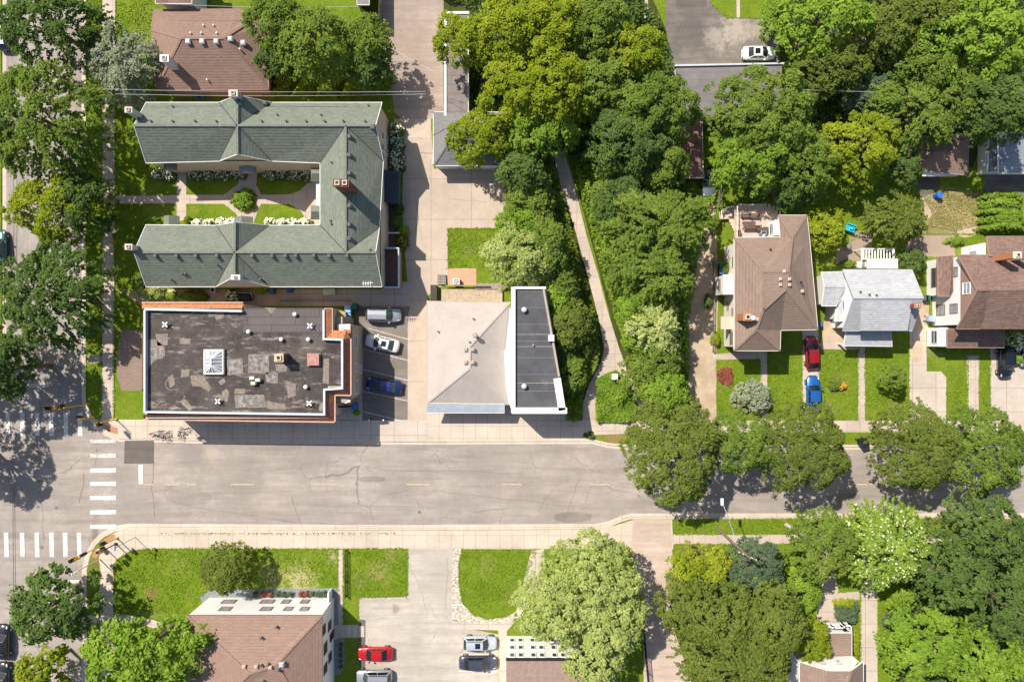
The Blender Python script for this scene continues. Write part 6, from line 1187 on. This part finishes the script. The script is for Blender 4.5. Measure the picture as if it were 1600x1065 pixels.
# ---------------- vehicles ----------------
def paint(name, col, metal=.3): return plain(name, col, .28, .03, .5, .5, metal, .8)
rub = plain('tyre_rubber', (.02, .02, .02), .9, .1); rimm = plain('alloy_rim', (.45, .45, .47), .35, .05, 1, .5, .7); cg = plain('car_glass', (.012, .016, .018), .08, .1, 1, .7)
cgl = plain('car_glass_green', (.05, .075, .06), .1, .2, 1, .6); lampm = plain('headlamp', (.6, .62, .62), .2, .05, 1, .6); tailm = plain('tail_lamp', (.35, .02, .02), .3, .05, 1, .5); trimm = plain('black_trim', (.02, .02, .022), .6, .1)
def car(px, py, rz, L, Wd, Ht, kind, col, label, group=None, ge=None, sunroof=False, name='parked_car', lift=0.02):
    p = P(px, py, .7); t = empty(name, label, {'pickup': 'pickup truck'}.get(kind, 'car'), group, loc=(p.x, p.y, lift if not (py < 830 and px < 131) else -D), rz=R(rz)); ge = ge or cg
    w = Wd / 2; l = L / 2; belt = .92 if kind in ('sedan', 'hatch') else 1.02; hood = belt - .06
    st = [(-l, .50, .50, .46), (-l + .04, .68, .66, .36), (-l + .13, .82, belt - .16, .30), (-l + .32, .92, belt - .08, .26), (-l + .8, .99, belt - .03, .24), (-l * .35, 1.0, belt, .24), (0, 1.0, belt, .24), (l * .32, 1.0, belt, .24), (l - 1.1, .98, hood - .04, .24), (l - .65, .94, hood - .11, .25), (l - .33, .86, hood - .18, .27), (l - .15, .75, hood - .26, .3), (l - .05, .60, .54, .36), (l, .40, .46, .42)]
    V = []; F = []; m = 9
    for x, k, z, zb in st:
        y = w * k
        V += [(x, -y * .9, zb), (x, -y, (zb + z) / 2 * .92), (x, -y * .985, z - .09), (x, -y * .88, z), (x, 0, z + .05 * k), (x, y * .88, z), (x, y * .985, z - .09), (x, y, (zb + z) / 2 * .92), (x, y * .9, zb)]
    for i in range(len(st) - 1):
        for j in range(m - 1): F.append((i * m + j, (i + 1) * m + j, (i + 1) * m + j + 1, i * m + j + 1))
        F.append((i * m + m - 1, (i + 1) * m + m - 1, (i + 1) * m, i * m))
    F += [tuple(range(m)), tuple(range((len(st) - 1) * m, len(st) * m))[::-1]]
    b = MB(); b.add(V, F); body = b.build('body', col, t, smooth=True)
    xf0, xf1, xr1, xr0 = {'sedan': (l - 1.35, l - 2.1, -l + 1.45, -l + .75), 'suv': (l - 1.25, l - 1.95, -l + .55, -l + .12), 'hatch': (l - 1.2, l - 1.95, -l + .95, -l + .25), 'pickup': (l - 1.5, l - 2.1, -l + 2.1, -l + 1.95)}[kind]
    wb, wr = w * .88, w * .70
    # painted greenhouse with slight crown
    gv = []; 
    for x, y_, z in ((xf0, wb, belt - .02), (xf1, wr, Ht - .05), (xr1, wr, Ht - .06), (xr0, wb, belt - .02)):
        gv += [(x, -y_, z), (x + (.16 if x == xf0 else .05 if x == xf1 else -.04), 0, z + (.05 if z > belt + .1 else .03)), (x, y_, z)]
    gf = []
    for i in range(3):
        for j in range(2): gf.append((i * 3 + j, (i + 1) * 3 + j, (i + 1) * 3 + j + 1, i * 3 + j + 1)[::-1])
    gf += [(0, 3, 6, 9), (2, 11, 8, 5)]
    MB().add(gv, gf).build('roof', col, t)
    def pane(nm, q, u0, u1, v0, v1, off, mt):
        a, b_, c, d = [Vector(x) for x in q]
        def at(u, v): return a.lerp(b_, u).lerp(d.lerp(c, u), v)
        n_ = (b_ - a).cross(d - a).normalized() * off
        pts = [at(u0, v0) + n_, at(u1, v0) + n_, at(u1, v1) + n_, at(u0, v1) + n_]
        MB().add(pts, [(0, 1, 2, 3)]).build(nm, mt, t)
    def bow(nm, i, v0, v1, off, mt):   # windscreen in two halves following the crown
        b_ = MB(); A = [Vector(gv[i + k]) for k in range(3)]; B = [Vector(gv[i + 3 + k]) for k in range(3)]; pts = []
        n_ = Vector((1 if i == 0 else -1, 0, .9)).normalized() * off
        for k, s_ in ((0, .08), (1, 0), (2, -.08)):
            for v in (v0, v1):
                q = A[k].lerp(B[k], v); q.y *= (1 - .09); pts.append(q + n_)
        b_.add(pts, [(0, 2, 3, 1), (2, 4, 5, 3)]); b_.build(nm, mt, t)
    bow('windscreen', 0, .06, .94, .025, ge)
    A = [Vector(gv[9 + k]) for k in range(3)]; B = [Vector(gv[6 + k]) for k in range(3)]; pts = []
    for k in range(3):
        for v in (.1, .92): q = A[k].lerp(B[k], v); q.y *= .9; pts.append(q + Vector((-.02, 0, .025)))
    MB().add(pts, [(0, 2, 3, 1), (2, 4, 5, 3)]).build('rear_window', ge, t)
    for s_ in (-1, 1):
        q = [(xr0, s_ * wb, belt), (xf0, s_ * wb, belt), (xf1, s_ * wr, Ht - .05), (xr1, s_ * wr, Ht - .06)]
        if s_ > 0: q = [q[1], q[0], q[3], q[2]]
        pane('side_window', q, .08, .49, .12, .86, .015, cg); pane('side_window', q, .53, .92, .12, .86, .015, cg)
        mi = MB(); mi.box(xf0 - .45, xf0 - .22, s_ * (w + .09) - .09, s_ * (w + .09) + .09, belt - .04, belt + .12); mi.bar((xf0 - .3, s_ * (w - .12), belt), (xf0 - .3, s_ * (w + .05), belt + .02), .06); mi.build('mirror', col, t)
        hl = MB(); V_ = [(l - .17, s_ * w * .66, hood - .22), (l - .33, s_ * w * .80, hood - .17), (l - .62, s_ * w * .80, hood - .09), (l - .42, s_ * w * .60, hood - .10)]
        hl.add([(x, y, z + .03) for x, y, z in V_], [(0, 1, 2, 3)] if s_ > 0 else [(3, 2, 1, 0)]); hl.build('headlight', lampm, t)
        MB().box(-l + .05, -l + .24, s_ * w * .66 - .12, s_ * w * .66 + .12, .6, .76).build('tail_light', tailm, t)
        for xx in (l - .85, -l + .85):
            wh = MB(); wh.tube((xx, s_ * (w - .21), .32), (xx, s_ * (w + .0), .32), .32, n=16); wo_ = wh.build('wheel', rub, t, True); MB().tube((xx, s_ * (w - .02), .32), (xx, s_ * (w + .012), .32), .2, n=10).build('rim', rimm, wo_)
    MB().box(l - .10, l + .02, -w * .5, w * .5, .36, .52).build('grille', trimm, t)
    if sunroof: MB().box(xf1 - .95, xf1 - .28, -wr * .55, wr * .55, Ht - .02, Ht + .012).build('sunroof', cg, t)
    if kind == 'suv':
        for s_ in (-1, 1): MB().box(xr1 + .1, xf1 - .1, s_ * wr * .92 - .025, s_ * wr * .92 + .025, Ht - .03, Ht + .05).build('roof_rail', trimm, t)
    if kind == 'pickup':
        MB().box(-l + .12, -l + 1.85, -w * .75, w * .75, belt - .02, belt + .065).build('bed_liner', trimm, t)
    return t
silver = paint('paint_silver', (.42, .43, .46), .5); whitep = paint('paint_white', (.75, .75, .74), 0); bluep = paint('paint_blue', (.015, .12, .42)); dblue = paint('paint_dark_blue', (.012, .03, .15)); redp = paint('paint_red', (.50, .01, .015)); dred = paint('paint_dark_red', (.33, .01, .02))
blackp = paint('paint_black', (.015, .017, .025)); pale = paint('paint_pale_blue', (.52, .57, .64)); slate = paint('paint_slate', (.055, .065, .10)); grp = paint('paint_grey', (.16, .17, .19))
car(1186, 83, 0, 4.6, 1.8, 1.42, 'sedan', whitep, 'white sedan with a sunroof on the worn asphalt in front of the ribbed roof garage', sunroof=True)
car(1108, 285, -93, 4.3, 1.85, 1.75, 'pickup', paint('paint_steel', (.20, .22, .25), .4), 'silver pickup under the trees at the top of the dirt lane', ge=cgl)
car(599, 492, -1, 4.9, 1.9, 1.7, 'suv', silver, 'silver estate car in the northernmost bay behind the corner shop', ge=cgl)
car(597, 536, 167, 4.75, 1.82, 1.43, 'sedan', whitep, 'white sedan parked askew in the bay behind the corner shop', ge=cgl, sunroof=True)
car(600, 602, 172, 4.9, 1.85, 1.43, 'sedan', dblue, 'dark blue sedan in the shade behind the corner shop', ge=cgl)
car(1269, 551, 92, 4.5, 1.8, 1.45, 'hatch', dred, 'dark red car at the top of the narrow driveway')
car(1271, 615, 91, 4.9, 1.85, 1.45, 'sedan', bluep, 'bright blue car on the narrow driveway behind the red one')
car(1571, 565, -90, 4.5, 1.9, 1.75, 'suv', blackp, 'black car on the wide concrete driveway at the east edge')
car(586, 1021, 180, 4.8, 1.85, 1.4, 'sedan', redp, 'red sedan in the car park beside the white block')
car(584, 1057, 180, 5.0, 1.9, 1.7, 'suv', silver, 'silver car beside the red sedan at the south edge', ge=cgl)
car(750, 1004, 0, 4.6, 1.85, 1.65, 'suv', pale, 'pale blue white car with a sunroof in the car park facing the yellow line', sunroof=True)
car(747, 1035, 0, 5.2, 1.9, 1.6, 'sedan', slate, 'dark slate coloured car beside the pale one, facing the yellow line')
car(3, 1003, 90, 4.8, 1.9, 1.5, 'sedan', blackp, 'dark car at the west kerb of the side street, the northern one of two')
car(3, 1062, 90, 4.8, 1.9, 1.5, 'sedan', blackp, 'dark car at the west kerb of the side street at the very south edge')
car(4, 50, 90, 4.8, 1.9, 1.5, 'suv', slate, 'dark car under the northernmost tree of the side street')
car(-2, 385, 90, 4.6, 1.8, 1.5, 'sedan', paint('paint_teal', (.02, .10, .10)), 'dark teal car just showing at the west edge beside the tree')
car(-4, 208, 90, 4.6, 1.8, 1.5, 'sedan', dblue, 'dark blue car hidden under the feathery tree at the west edge')
car(1600, 548, -80, 4.4, 1.8, 1.5, 'hatch', grp, 'grey car under the pale flowering bush at the east edge')
# ---------------- street furniture ----------------
def bin_(px, py, col, label, rz=0, s=1.0, group=None, z=0.02):
    p = P(px, py, .6); t = empty('wheeled_bin', label, 'bin', group, loc=(p.x, p.y, z), rz=R(rz)); b = MB()
    V = [(sx * .24 * s, sy * .27 * s, .08) for sx, sy in ((-1, -1), (1, -1), (1, 1), (-1, 1))] + [(sx * .30 * s, sy * .34 * s, 1.0 * s) for sx, sy in ((-1, -1), (1, -1), (1, 1), (-1, 1))]
    b.add(V, [(3, 2, 1, 0), (4, 5, 6, 7), (0, 1, 5, 4), (1, 2, 6, 5), (2, 3, 7, 6), (3, 0, 4, 7)]); b.build('body', col, t)
    b = MB(); b.box(-.33 * s, .33 * s, -.36 * s, .38 * s, 1.0 * s, 1.04 * s); b.box(-.26 * s, .26 * s, -.28 * s, .28 * s, 1.04 * s, 1.09 * s); b.bar((-.28 * s, .42 * s, .98 * s), (.28 * s, .42 * s, .98 * s), .05); b.build('lid', col, t)
    for sx in (-1, 1): MB().tube((sx * .26 * s, .3 * s, .12), (sx * .32 * s, .3 * s, .12), .12, n=10).build('wheel', rub, t)
    return t
bblue = plain('bin_blue', (.05, .12, .32), .5, .1); bgreen = plain('bin_green', (.03, .16, .09), .5, .1); bgrey = plain('bin_grey', (.10, .11, .13), .5, .1); bblack = plain('bin_black', (.02, .022, .028), .5, .1); bsky = plain('bin_sky_blue', (.28, .52, .75), .5, .1); bsilv = plain('bin_pale', (.35, .42, .6), .4, .1)
bin_(1346, 690, bblack, 'black wheeled bin standing at the kerb of the main street', 15, 1.5); bin_(1128, 425, bblue, 'blue wheeled bin against the west wall of the brown hip roofed house', 90, 1.15); bin_(1128, 415, bgreen, 'green wheeled bin next to the blue one on the brown hip roofed house', 90, 1.1); bin_(1118, 410, bgrey, 'grey wheeled bin beside the green one by the dirt lane', 90, .9)
bin_(545, 484, bsky, 'sky blue wheeled bin, the northern of the two beside the silver estate car', 0, 1.3); bin_(545, 494, bsky, 'sky blue wheeled bin, the southern of the two beside the silver estate car', 0, 1.3); bin_(555, 479, bgreen, 'grey green wheeled bin at the head of the silver estate car bay', 0, 1.0)
bin_(426, 456, bblue, 'round topped dark blue bin under the south eave of the green roof, western one'); bin_(453, 454, bblue, 'dark blue bin under the south eave of the green roof, eastern one'); bin_(1281, 507, bblue, 'blue wheeled bin between the brown hip roof and the grey roof', 0, .8); bin_(1448, 466, bgreen, 'green wheeled bin at the corner of the bay window wall', 0, .9); bin_(1452, 498, bsilv, 'pale blue bin beside the white wall of the brown and white house', 80, 1.2)
bin_(308, 150, bblue, 'blue wheeled bin in the shade between the brown and the green roof'); bin_(317, 150, bgreen, 'green wheeled bin in the shade between the brown and the green roof'); bin_(326, 150, bgrey, 'grey wheeled bin in the shade between the brown and the green roof'); bin_(1445, 366 - 340 + 440, bgrey, 'grey wheeled bin in the passage beside the bay window', 0, .9)
t = empty('storage_chest', 'pale green storage chest against the south wall of the green roofed block', 'chest', loc=P(515, 456, .5)); MB().box(-.75, .75, -.35, .35, -.45, .25).build('body', plain('pale_green', (.38, .48, .35), .6, .1), t); MB().box(-.8, .8, -.4, .4, .25, .32).build('lid', plain('pale_green2', (.42, .52, .39), .6, .1), t)
t = empty('oil_tank', 'black rounded tank on the path between the green roof and the corner shop', 'tank', loc=P(384, 464, .8)); MB().tube((-.8, 0, .1), (.8, 0, .1), .55, n=16).build('tank', bblack, t); MB().bar((-.9, .55, .5), (.9, .5, .5), .06).bar((.9, .5, .5), (1.0, -.2, .3), .06).build('rail', metal_g, t)
t = empty('water_barrel', 'blue barrel on the shaded strip behind the dry grass yard', 'barrel', loc=P(1465, 306, .5)); MB().tube((0, 0, -.5), (0, 0, .5), .38, n=14).build('barrel', plain('barrel_blue', (.02, .10, .45), .5, .1), t); MB().tube((0, 0, .5), (0, 0, .55), .4, n=14).build('lid', plain('barrel_blue2', (.03, .14, .5), .5), t)
t = empty('paddling_pool', 'turquoise plastic child slide lying at the edge of the back patio', 'slide', loc=P(1328, 357, .3), rz=R(-20)); b = MB(); b.box(-.6, .6, -.4, .4, 0, .22); b.build('body', plain('turquoise', (.03, .40, .52), .5, .1), t); b = MB(); b.box(-.65, .65, .38, .5, 0, .5); b.box(-.65, .65, -.5, -.38, 0, .5); b.box(-.1, .25, -.2, .2, .22, .5); b.build('side_rail', plain('turquoise2', (.04, .46, .58), .5, .1), t)
t.name = 'toy_slide'
t = empty('kettle_barbecue', 'grey kettle barbecue on the brown patio behind the grey roof', 'barbecue', loc=P(1325, 386, .6)); b = MB(); b.dome((0, 0, .25), .38, .3, 14, 5); b.build('lid', plain('bbq_grey', (.2, .18, .18), .4, .1), t); MB().tube((0, 0, .0), (0, 0, .25), .25, .38, 14).build('bowl', dark, t); b = MB(); [b.bar((0, 0, .1), (.35 * math.cos(a), .35 * math.sin(a), -.58), .04) for a in (0, 2.1, 4.2)]; b.build('legs', dark, t)
t = empty('air_conditioner', 'white air conditioning unit with a round fan on the terracotta patio', 'air conditioner', loc=P(713, 440, .6)); MB().box(-.45, .45, -.4, .4, -.5, .25).build('casing', offw, t); MB().tube((0, 0, .25), (0, 0, .27), .33, n=18).build('fan_grille', dark, t); b = MB(); [b.box(-.28, .28, -.05, .05, .272, .285, Matrix.Rotation(a, 4, 'Z')) for a in (.3, 1.35, 2.4)]; b.build('fan_blade', offw, t)
t = empty('air_conditioner', 'small air conditioning unit under the south eave of the green roof', 'air conditioner', loc=P(333, 453, .5)); MB().box(-.35, .35, -.35, .35, -.45, .2).build('casing', greyw, t); MB().tube((0, 0, .2), (0, 0, .22), .25, n=14).build('fan_grille', dark, t)
t = empty('utility_box', 'white utility cabinet among the shrubs at the footpath fork', 'utility box', loc=P(960, 588, .9)); MB().box(-.35, .35, -.35, .35, -.9, .35).build('cabinet', white, t); MB().box(-.4, .4, -.4, .4, .35, .42).build('cap', offw, t)
t = empty('patio_chair', 'brown cushioned chair on the entrance path of the small tan roofed house', 'chair', loc=P(1292, 972.5, .3)); MB().box(-.35, .35, -.22, .25, .1, .25).build('seat', plain('brown_cushion', (.45, .2, .08), .9), t); MB().box(-.35, .35, -.32, -.22, .1, .6).build('backrest', plain('brown_cushion2', (.5, .24, .1), .9), t); MB().box(-.33, .33, -.28, .22, -.3, .1).build('base', woodd, t)
# courtyard door planter, chairs on side deck
t = empty('planter', 'terracotta pot with a small plant at the courtyard door', 'planter', loc=P(383, 275, .3)); MB().tube((0, 0, -.3), (0, 0, .25), .2, .3, 12).build('pot', brick, t)
# utility pole with street light
b0 = G(1120, 824); t = empty('utility_pole', 'tall wooden utility pole on the south verge beside the blue green tree', 'utility pole', loc=b0)
MB().tube((0, 0, -.2), (0, 0, 12.6), .2, .13, 12).build('pole', plain('pole_wood', (.22, .165, .125), .9, .25, 5), t); b = MB(); b.bar((-1.1, .5, 11.6), (1.1, -.5, 11.6), .12, .14); b.build('crossarm', plain('crossarm_wood', (.2, .15, .11), .9, .25, 5), t)
b = MB(); [b.tube((x, -x * .45, 11.67), (x, -x * .45, 11.9), .06) for x in (-1, -.5, .5, 1)]; b.build('insulator', offw, t)
lh = P(1128, 783, 8.6) - b0; mid = P(1146, 832, 7.2) - b0; a_ = Vector((0, 0, 7.0)); b = MB(); b.tube(a_, mid, .06, .06); b.tube(mid, Vector((mid.x, mid.y, 7.2)).lerp(lh, .5) + Vector((0, 0, .25)), .07, .06); b.tube(Vector((mid.x, mid.y, 7.2)).lerp(lh, .5) + Vector((0, 0, .25)), lh, .06, .05); b.build('lamp_arm', plain('galvanised', (.55, .57, .6), .4, .05, 1, .5, .3), t)
M_ = Matrix.Translation(lh); lo = MB(); lo.box(-.17, .17, -.4, .4, -.05, .12, M_); lo.box(-.11, .11, -.5, -.4, 0, .08, M_); lo.build('lamp_head', plain('lamp_white', (.7, .72, .74), .4, .05), t); MB().box(-.12, .12, -.3, .2, -.1, -.05, M_).build('lens', glass_b, t)
# traffic signals
def head(b, c, d, n=3):
    pass
def signal(px, py, hgt, arm, heads, label, col=yellow, thin=.08):
    g0 = G(px, py, 0); t = empty('traffic_signal', label, 'traffic light', loc=g0); b = MB(); b.tube((0, 0, 0), (0, 0, hgt), thin, thin * .8, 10); b.box(-.15, .15, -.15, .15, 0, .25); b.build('pole', col, t)
    for (dx, dy, z, rz) in heads:
        M = Matrix.Translation((dx, dy, z)) @ Matrix.Rotation(R(rz), 4, 'Z'); h_ = MB(); h_.box(-.17, .17, -.14, .14, -.5, .5, M); h = h_.build('signal_head', trimm, t)
        v = MB()
        for i in (-.32, 0, .32): v.box(-.13, .13, .14, .36, i + .10, i + .13, M); v.box(-.13, -.1, .14, .36, i - .05, i + .13, M); v.box(.1, .13, .14, .36, i - .05, i + .13, M)
        v.build('visor', trimm, h); MB().box(-.22, .22, -.17, -.145, -.55, .55, M).build('backplate', yellow, h)
        if abs(dx) + abs(dy) > .3: MB().bar((0, 0, min(z, hgt) - .05), (dx, dy, z), .06).build('bracket', col, t)
    return t
signal(138.5, 631, 5.0, 0, ((-1.9, .1, 5.2, 180), (-.9, .1, 5.2, 90), (-.4, 0, 4.8, 0)), 'yellow pole with signal heads over the shaded crosswalk north of the junction')
signal(147, 652, 3.0, 0, ((.0, .25, 2.9, 45),), 'short yellow pole with a pedestrian signal on the curved kerb of the north east corner')
signal(182, 655, 3.4, 0, ((-.4, -.2, 3.2, 200),), 'yellow pedestrian signal pole at the shop corner sidewalk')
signal(183, 840, 3.6, 0, ((.3, .2, 3.5, 30),), 'pedestrian signal pole beside the rust coloured ramp on the south corner')
signal(160, 851, 4.6, 0, ((-.5, -.35, 4.6, 120), (.4, .2, 4.6, 300), (-1.2, -.5, 4.5, 200)), 'yellow pole with three dark signal heads on the south corner')
signal(181.5, 849, 3.2, 0, ((-.2, -.1, 3.1, 90),), 'short dark signal pole just east of the ramp on the south corner', trimm)
t = empty('lamp_post', 'white curved lamp post on the grass strip of the south corner', 'street lamp', loc=G(156, 873)); b = MB(); b.tube((0, 0, 0), (0, 0, 4.6), .08, .06); b.tube((0, 0, 4.6), (-.5, -.3, 4.9), .05); b.build('pole', offw, t); MB().box(-.85, -.45, -.5, -.2, 4.85, 5.0).build('lamp_head', offw, t)
t = empty('street_sign', 'blue street sign post with a long slim pole at the south corner lawn', 'street sign', loc=G(211.5, 838.8)); b = MB(); b.tube((0, 0, 0), (0, 0, 4.6), .05, .04); b.build('pole', metal_g, t); MB().box(-.05, .45, -.02, .02, 4.2, 4.45, Matrix.Rotation(.6, 4, 'Z')).build('sign_blade', plain('sign_blue', (.06, .15, .45), .5), t); MB().box(-.02, .02, -.4, .4, 4.5, 4.72).build('sign_blade', plain('sign_blue2', (.06, .15, .45), .5), t)
t = empty('sign_post', 'thin grey sign post with a small plate near the parked bicycles', 'street sign', loc=G(295, 668)); MB().tube((0, 0, 0), (0, 0, 3.0), .04).build('pole', metal_g, t); MB().box(-.3, .3, -.02, .02, 2.2, 2.9, Matrix.Rotation(.5, 4, 'Z')).build('plate', white, t)
# parked bicycles
def bicycle(px, py, rz, col, label):
    t = empty('bicycle', label, 'bicycle', 'bicycles parked outside the corner shop', loc=G(px, py, .02), rz=R(rz))
    for x in (-.52, .52):
        b = MB(); n = 18
        for i in range(n): a0, a1 = 6.283 * i / n, 6.283 * (i + 1) / n; b.tube((x + .33 * math.cos(a0), 0, .35 + .33 * math.sin(a0)), (x + .33 * math.cos(a1), 0, .35 + .33 * math.sin(a1)), .028, n=5)
        w_ = b.build('wheel', rub, t); b = MB(); [b.tube((x, 0, .35), (x + .31 * math.cos(a), 0, .35 + .31 * math.sin(a)), .008, n=4) for a in [i * .785 for i in range(8)]]; b.build('spokes', metal_g, w_)
    b = MB()
    for p_, q_ in (((-.52, 0, .35), (-.1, 0, .35)), ((-.1, 0, .35), (-.2, 0, .85)), ((-.52, 0, .35), (-.18, 0, .75)), ((-.18, 0, .78), (.36, 0, .82)), ((-.1, 0, .35), (.36, 0, .78)), ((.34, 0, .95), (.52, 0, .35))): b.tube(p_, q_, .03, n=6)
    b.build('frame', col, t); MB().box(-.34, -.1, -.07, .07, .86, .92).build('saddle', trimm, t); MB().bar((.32, -.28, .98), (.32, .28, .98), .05).build('handlebar', metal_g, t)
for a in ((243, 675, 20, redp, 'red bicycle at the west end of the rack outside the corner shop'), (249, 677, 35, whitep, 'white bicycle next to the red one at the rack outside the corner shop'), (256, 678, 15, plain('pinkish', (.6, .4, .42), .5), 'pinkish bicycle in the rack outside the corner shop'),
          (262, 680, 60, silver, 'silver bicycle at the east end of the rack outside the corner shop'), (284, 676, 85, bgreen, 'green bicycle standing alone near the thin sign post'), (289, 672, 30, whitep, 'white bicycle leaning by the thin sign post')): bicycle(*a)
for i, (x, y) in enumerate(((579, 655), (601, 655))):
    t = empty('bollard', ['white capped bollard at the lot exit nearer the corner shop', 'white capped bollard at the lot exit nearer the alley'][i], 'bollard', 'bollards at the lot exit', loc=G(x, y, .02)); MB().tube((0, 0, 0), (0, 0, .85), .12, n=10).build('post', trimm, t); b = MB(); b.dome((0, 0, .85), .13, .08); b.build('cap', white, t)
t = empty('waste_bin', 'dark round litter bin on the south corner by the three headed signal', 'bin', loc=G(161, 857)); MB().tube((0, 0, 0), (0, 0, .9), .26, .32, 14).build('body', trimm, t); MB().tube((0, 0, .9), (0, 0, .98), .34, .2, 14).build('rim', metal_g, t)
t = empty('fire_hydrant', 'small rusty fire hydrant on the sidewalk edge east of the south corner', 'hydrant', loc=G(241, 856, .01)); b = MB(); b.tube((0, 0, 0), (0, 0, .6), .13); b.dome((0, 0, .6), .15, .14); b.build('barrel', plain('hydrant_rust', (.35, .18, .1), .7), t); MB().tube((-.24, 0, .42), (.24, 0, .42), .07).build('nozzle', metal_g, t)
# iron railing on the south lawn, fences
def fence(pts, h, m, label, gap=.6, name='fence'):
    t = empty(name, label, 'fence', loc=(0, 0, 0)); W_ = [G(*p) for p in pts]; b = MB(); c = MB()
    for a, q in zip(W_, W_[1:]):
        L = (q - a).length; n = max(1, int(L / (gap * 3)))
        for z in (h * .95, h * .3): b.bar(a + Vector((0, 0, z)), q + Vector((0, 0, z)), .05, .08)
        for i in range(n + 1): x = a.lerp(q, i / n); MB().box(x.x - .05, x.x + .05, x.y - .05, x.y + .05, 0, h).build('post', m, t)
        m_ = int(L / .25)
        for i in range(m_): x = a.lerp(q, (i + .5) / m_); b.box(x.x - .03, x.x + .03, x.y - .03, x.y + .03, .05, h)
    b.build('palings', m, t); return t
fence([(541.5, 858), (541.5, 930)], .9, trimm, 'low dark railing beside the narrow path on the south lawn')
fence([(1124, 262), (1122, 325)], 1.2, woodg, 'thin grey fence between the silver pickup and the small lawn'); fence([(1114, 395), (1113, 548)], .8, woodg, 'low fence along the east side of the dirt lane')
fence([(1004, 980), (1012, 1070)], 1.5, trimm, 'dark chain fence beside the shaded lane at the south edge'); fence([(1432, 372), (1438, 420)], 1.3, woodg, 'weathered fence between two back patios'); fence([(1382, 60), (1398, 120), (1402, 146)], 1.2, cream, 'pale fence along the strip of dry grass')
fence([(442, 470), (548, 470)], 1.0, woodg, 'grey board fence in the shaded passage behind the corner shop'); fence([(591, -20), (600, 30)], 1.8, woodg, 'tall grey fence along the alley beside the narrow shed'); fence([(565, 479.5), (636, 479.5)], .35, conc_slab, 'low concrete edging rail north of the silver estate car', name='railing')
# overhead wires
def wire(a, b_, label, sag=.6, r=.022):
    A, B = P(*a), P(*b_); w = MB(); n = 14; pr_ = None
    for i in range(n + 1):
        t_ = i / n; q = A.lerp(B, t_); q.z -= sag * 4 * t_ * (1 - t_)
        if pr_ is not None: w.tube(pr_, q, r, n=5, cap=False)
        pr_ = q
    o = w.build('power_line', plain('wire_grey', (.5, .5, .48), .5, .02), None); tag(o, label, 'wire')
wire((120, 138, 9), (665, 143, 9), 'upper overhead wire crossing north of the green roof'); wire((180, 147, 8.6), (665, 147, 8.6), 'lower overhead wire crossing just above the eave of the green roof')
wire((590, 62, 8), (680, 112, 8), 'short wire crossing the alley diagonally near the narrow shed'); wire((590, 93, 7), (690, 112, 7), 'second short wire crossing the alley')
wire((240, 5, 7), (560, 10, 7), 'overhead wire at the north edge above the brown roof'); wire((1150, 136, 8), (1600, 146, 8), 'faint overhead wire through the north east trees')
bpy.context.view_layer.update()
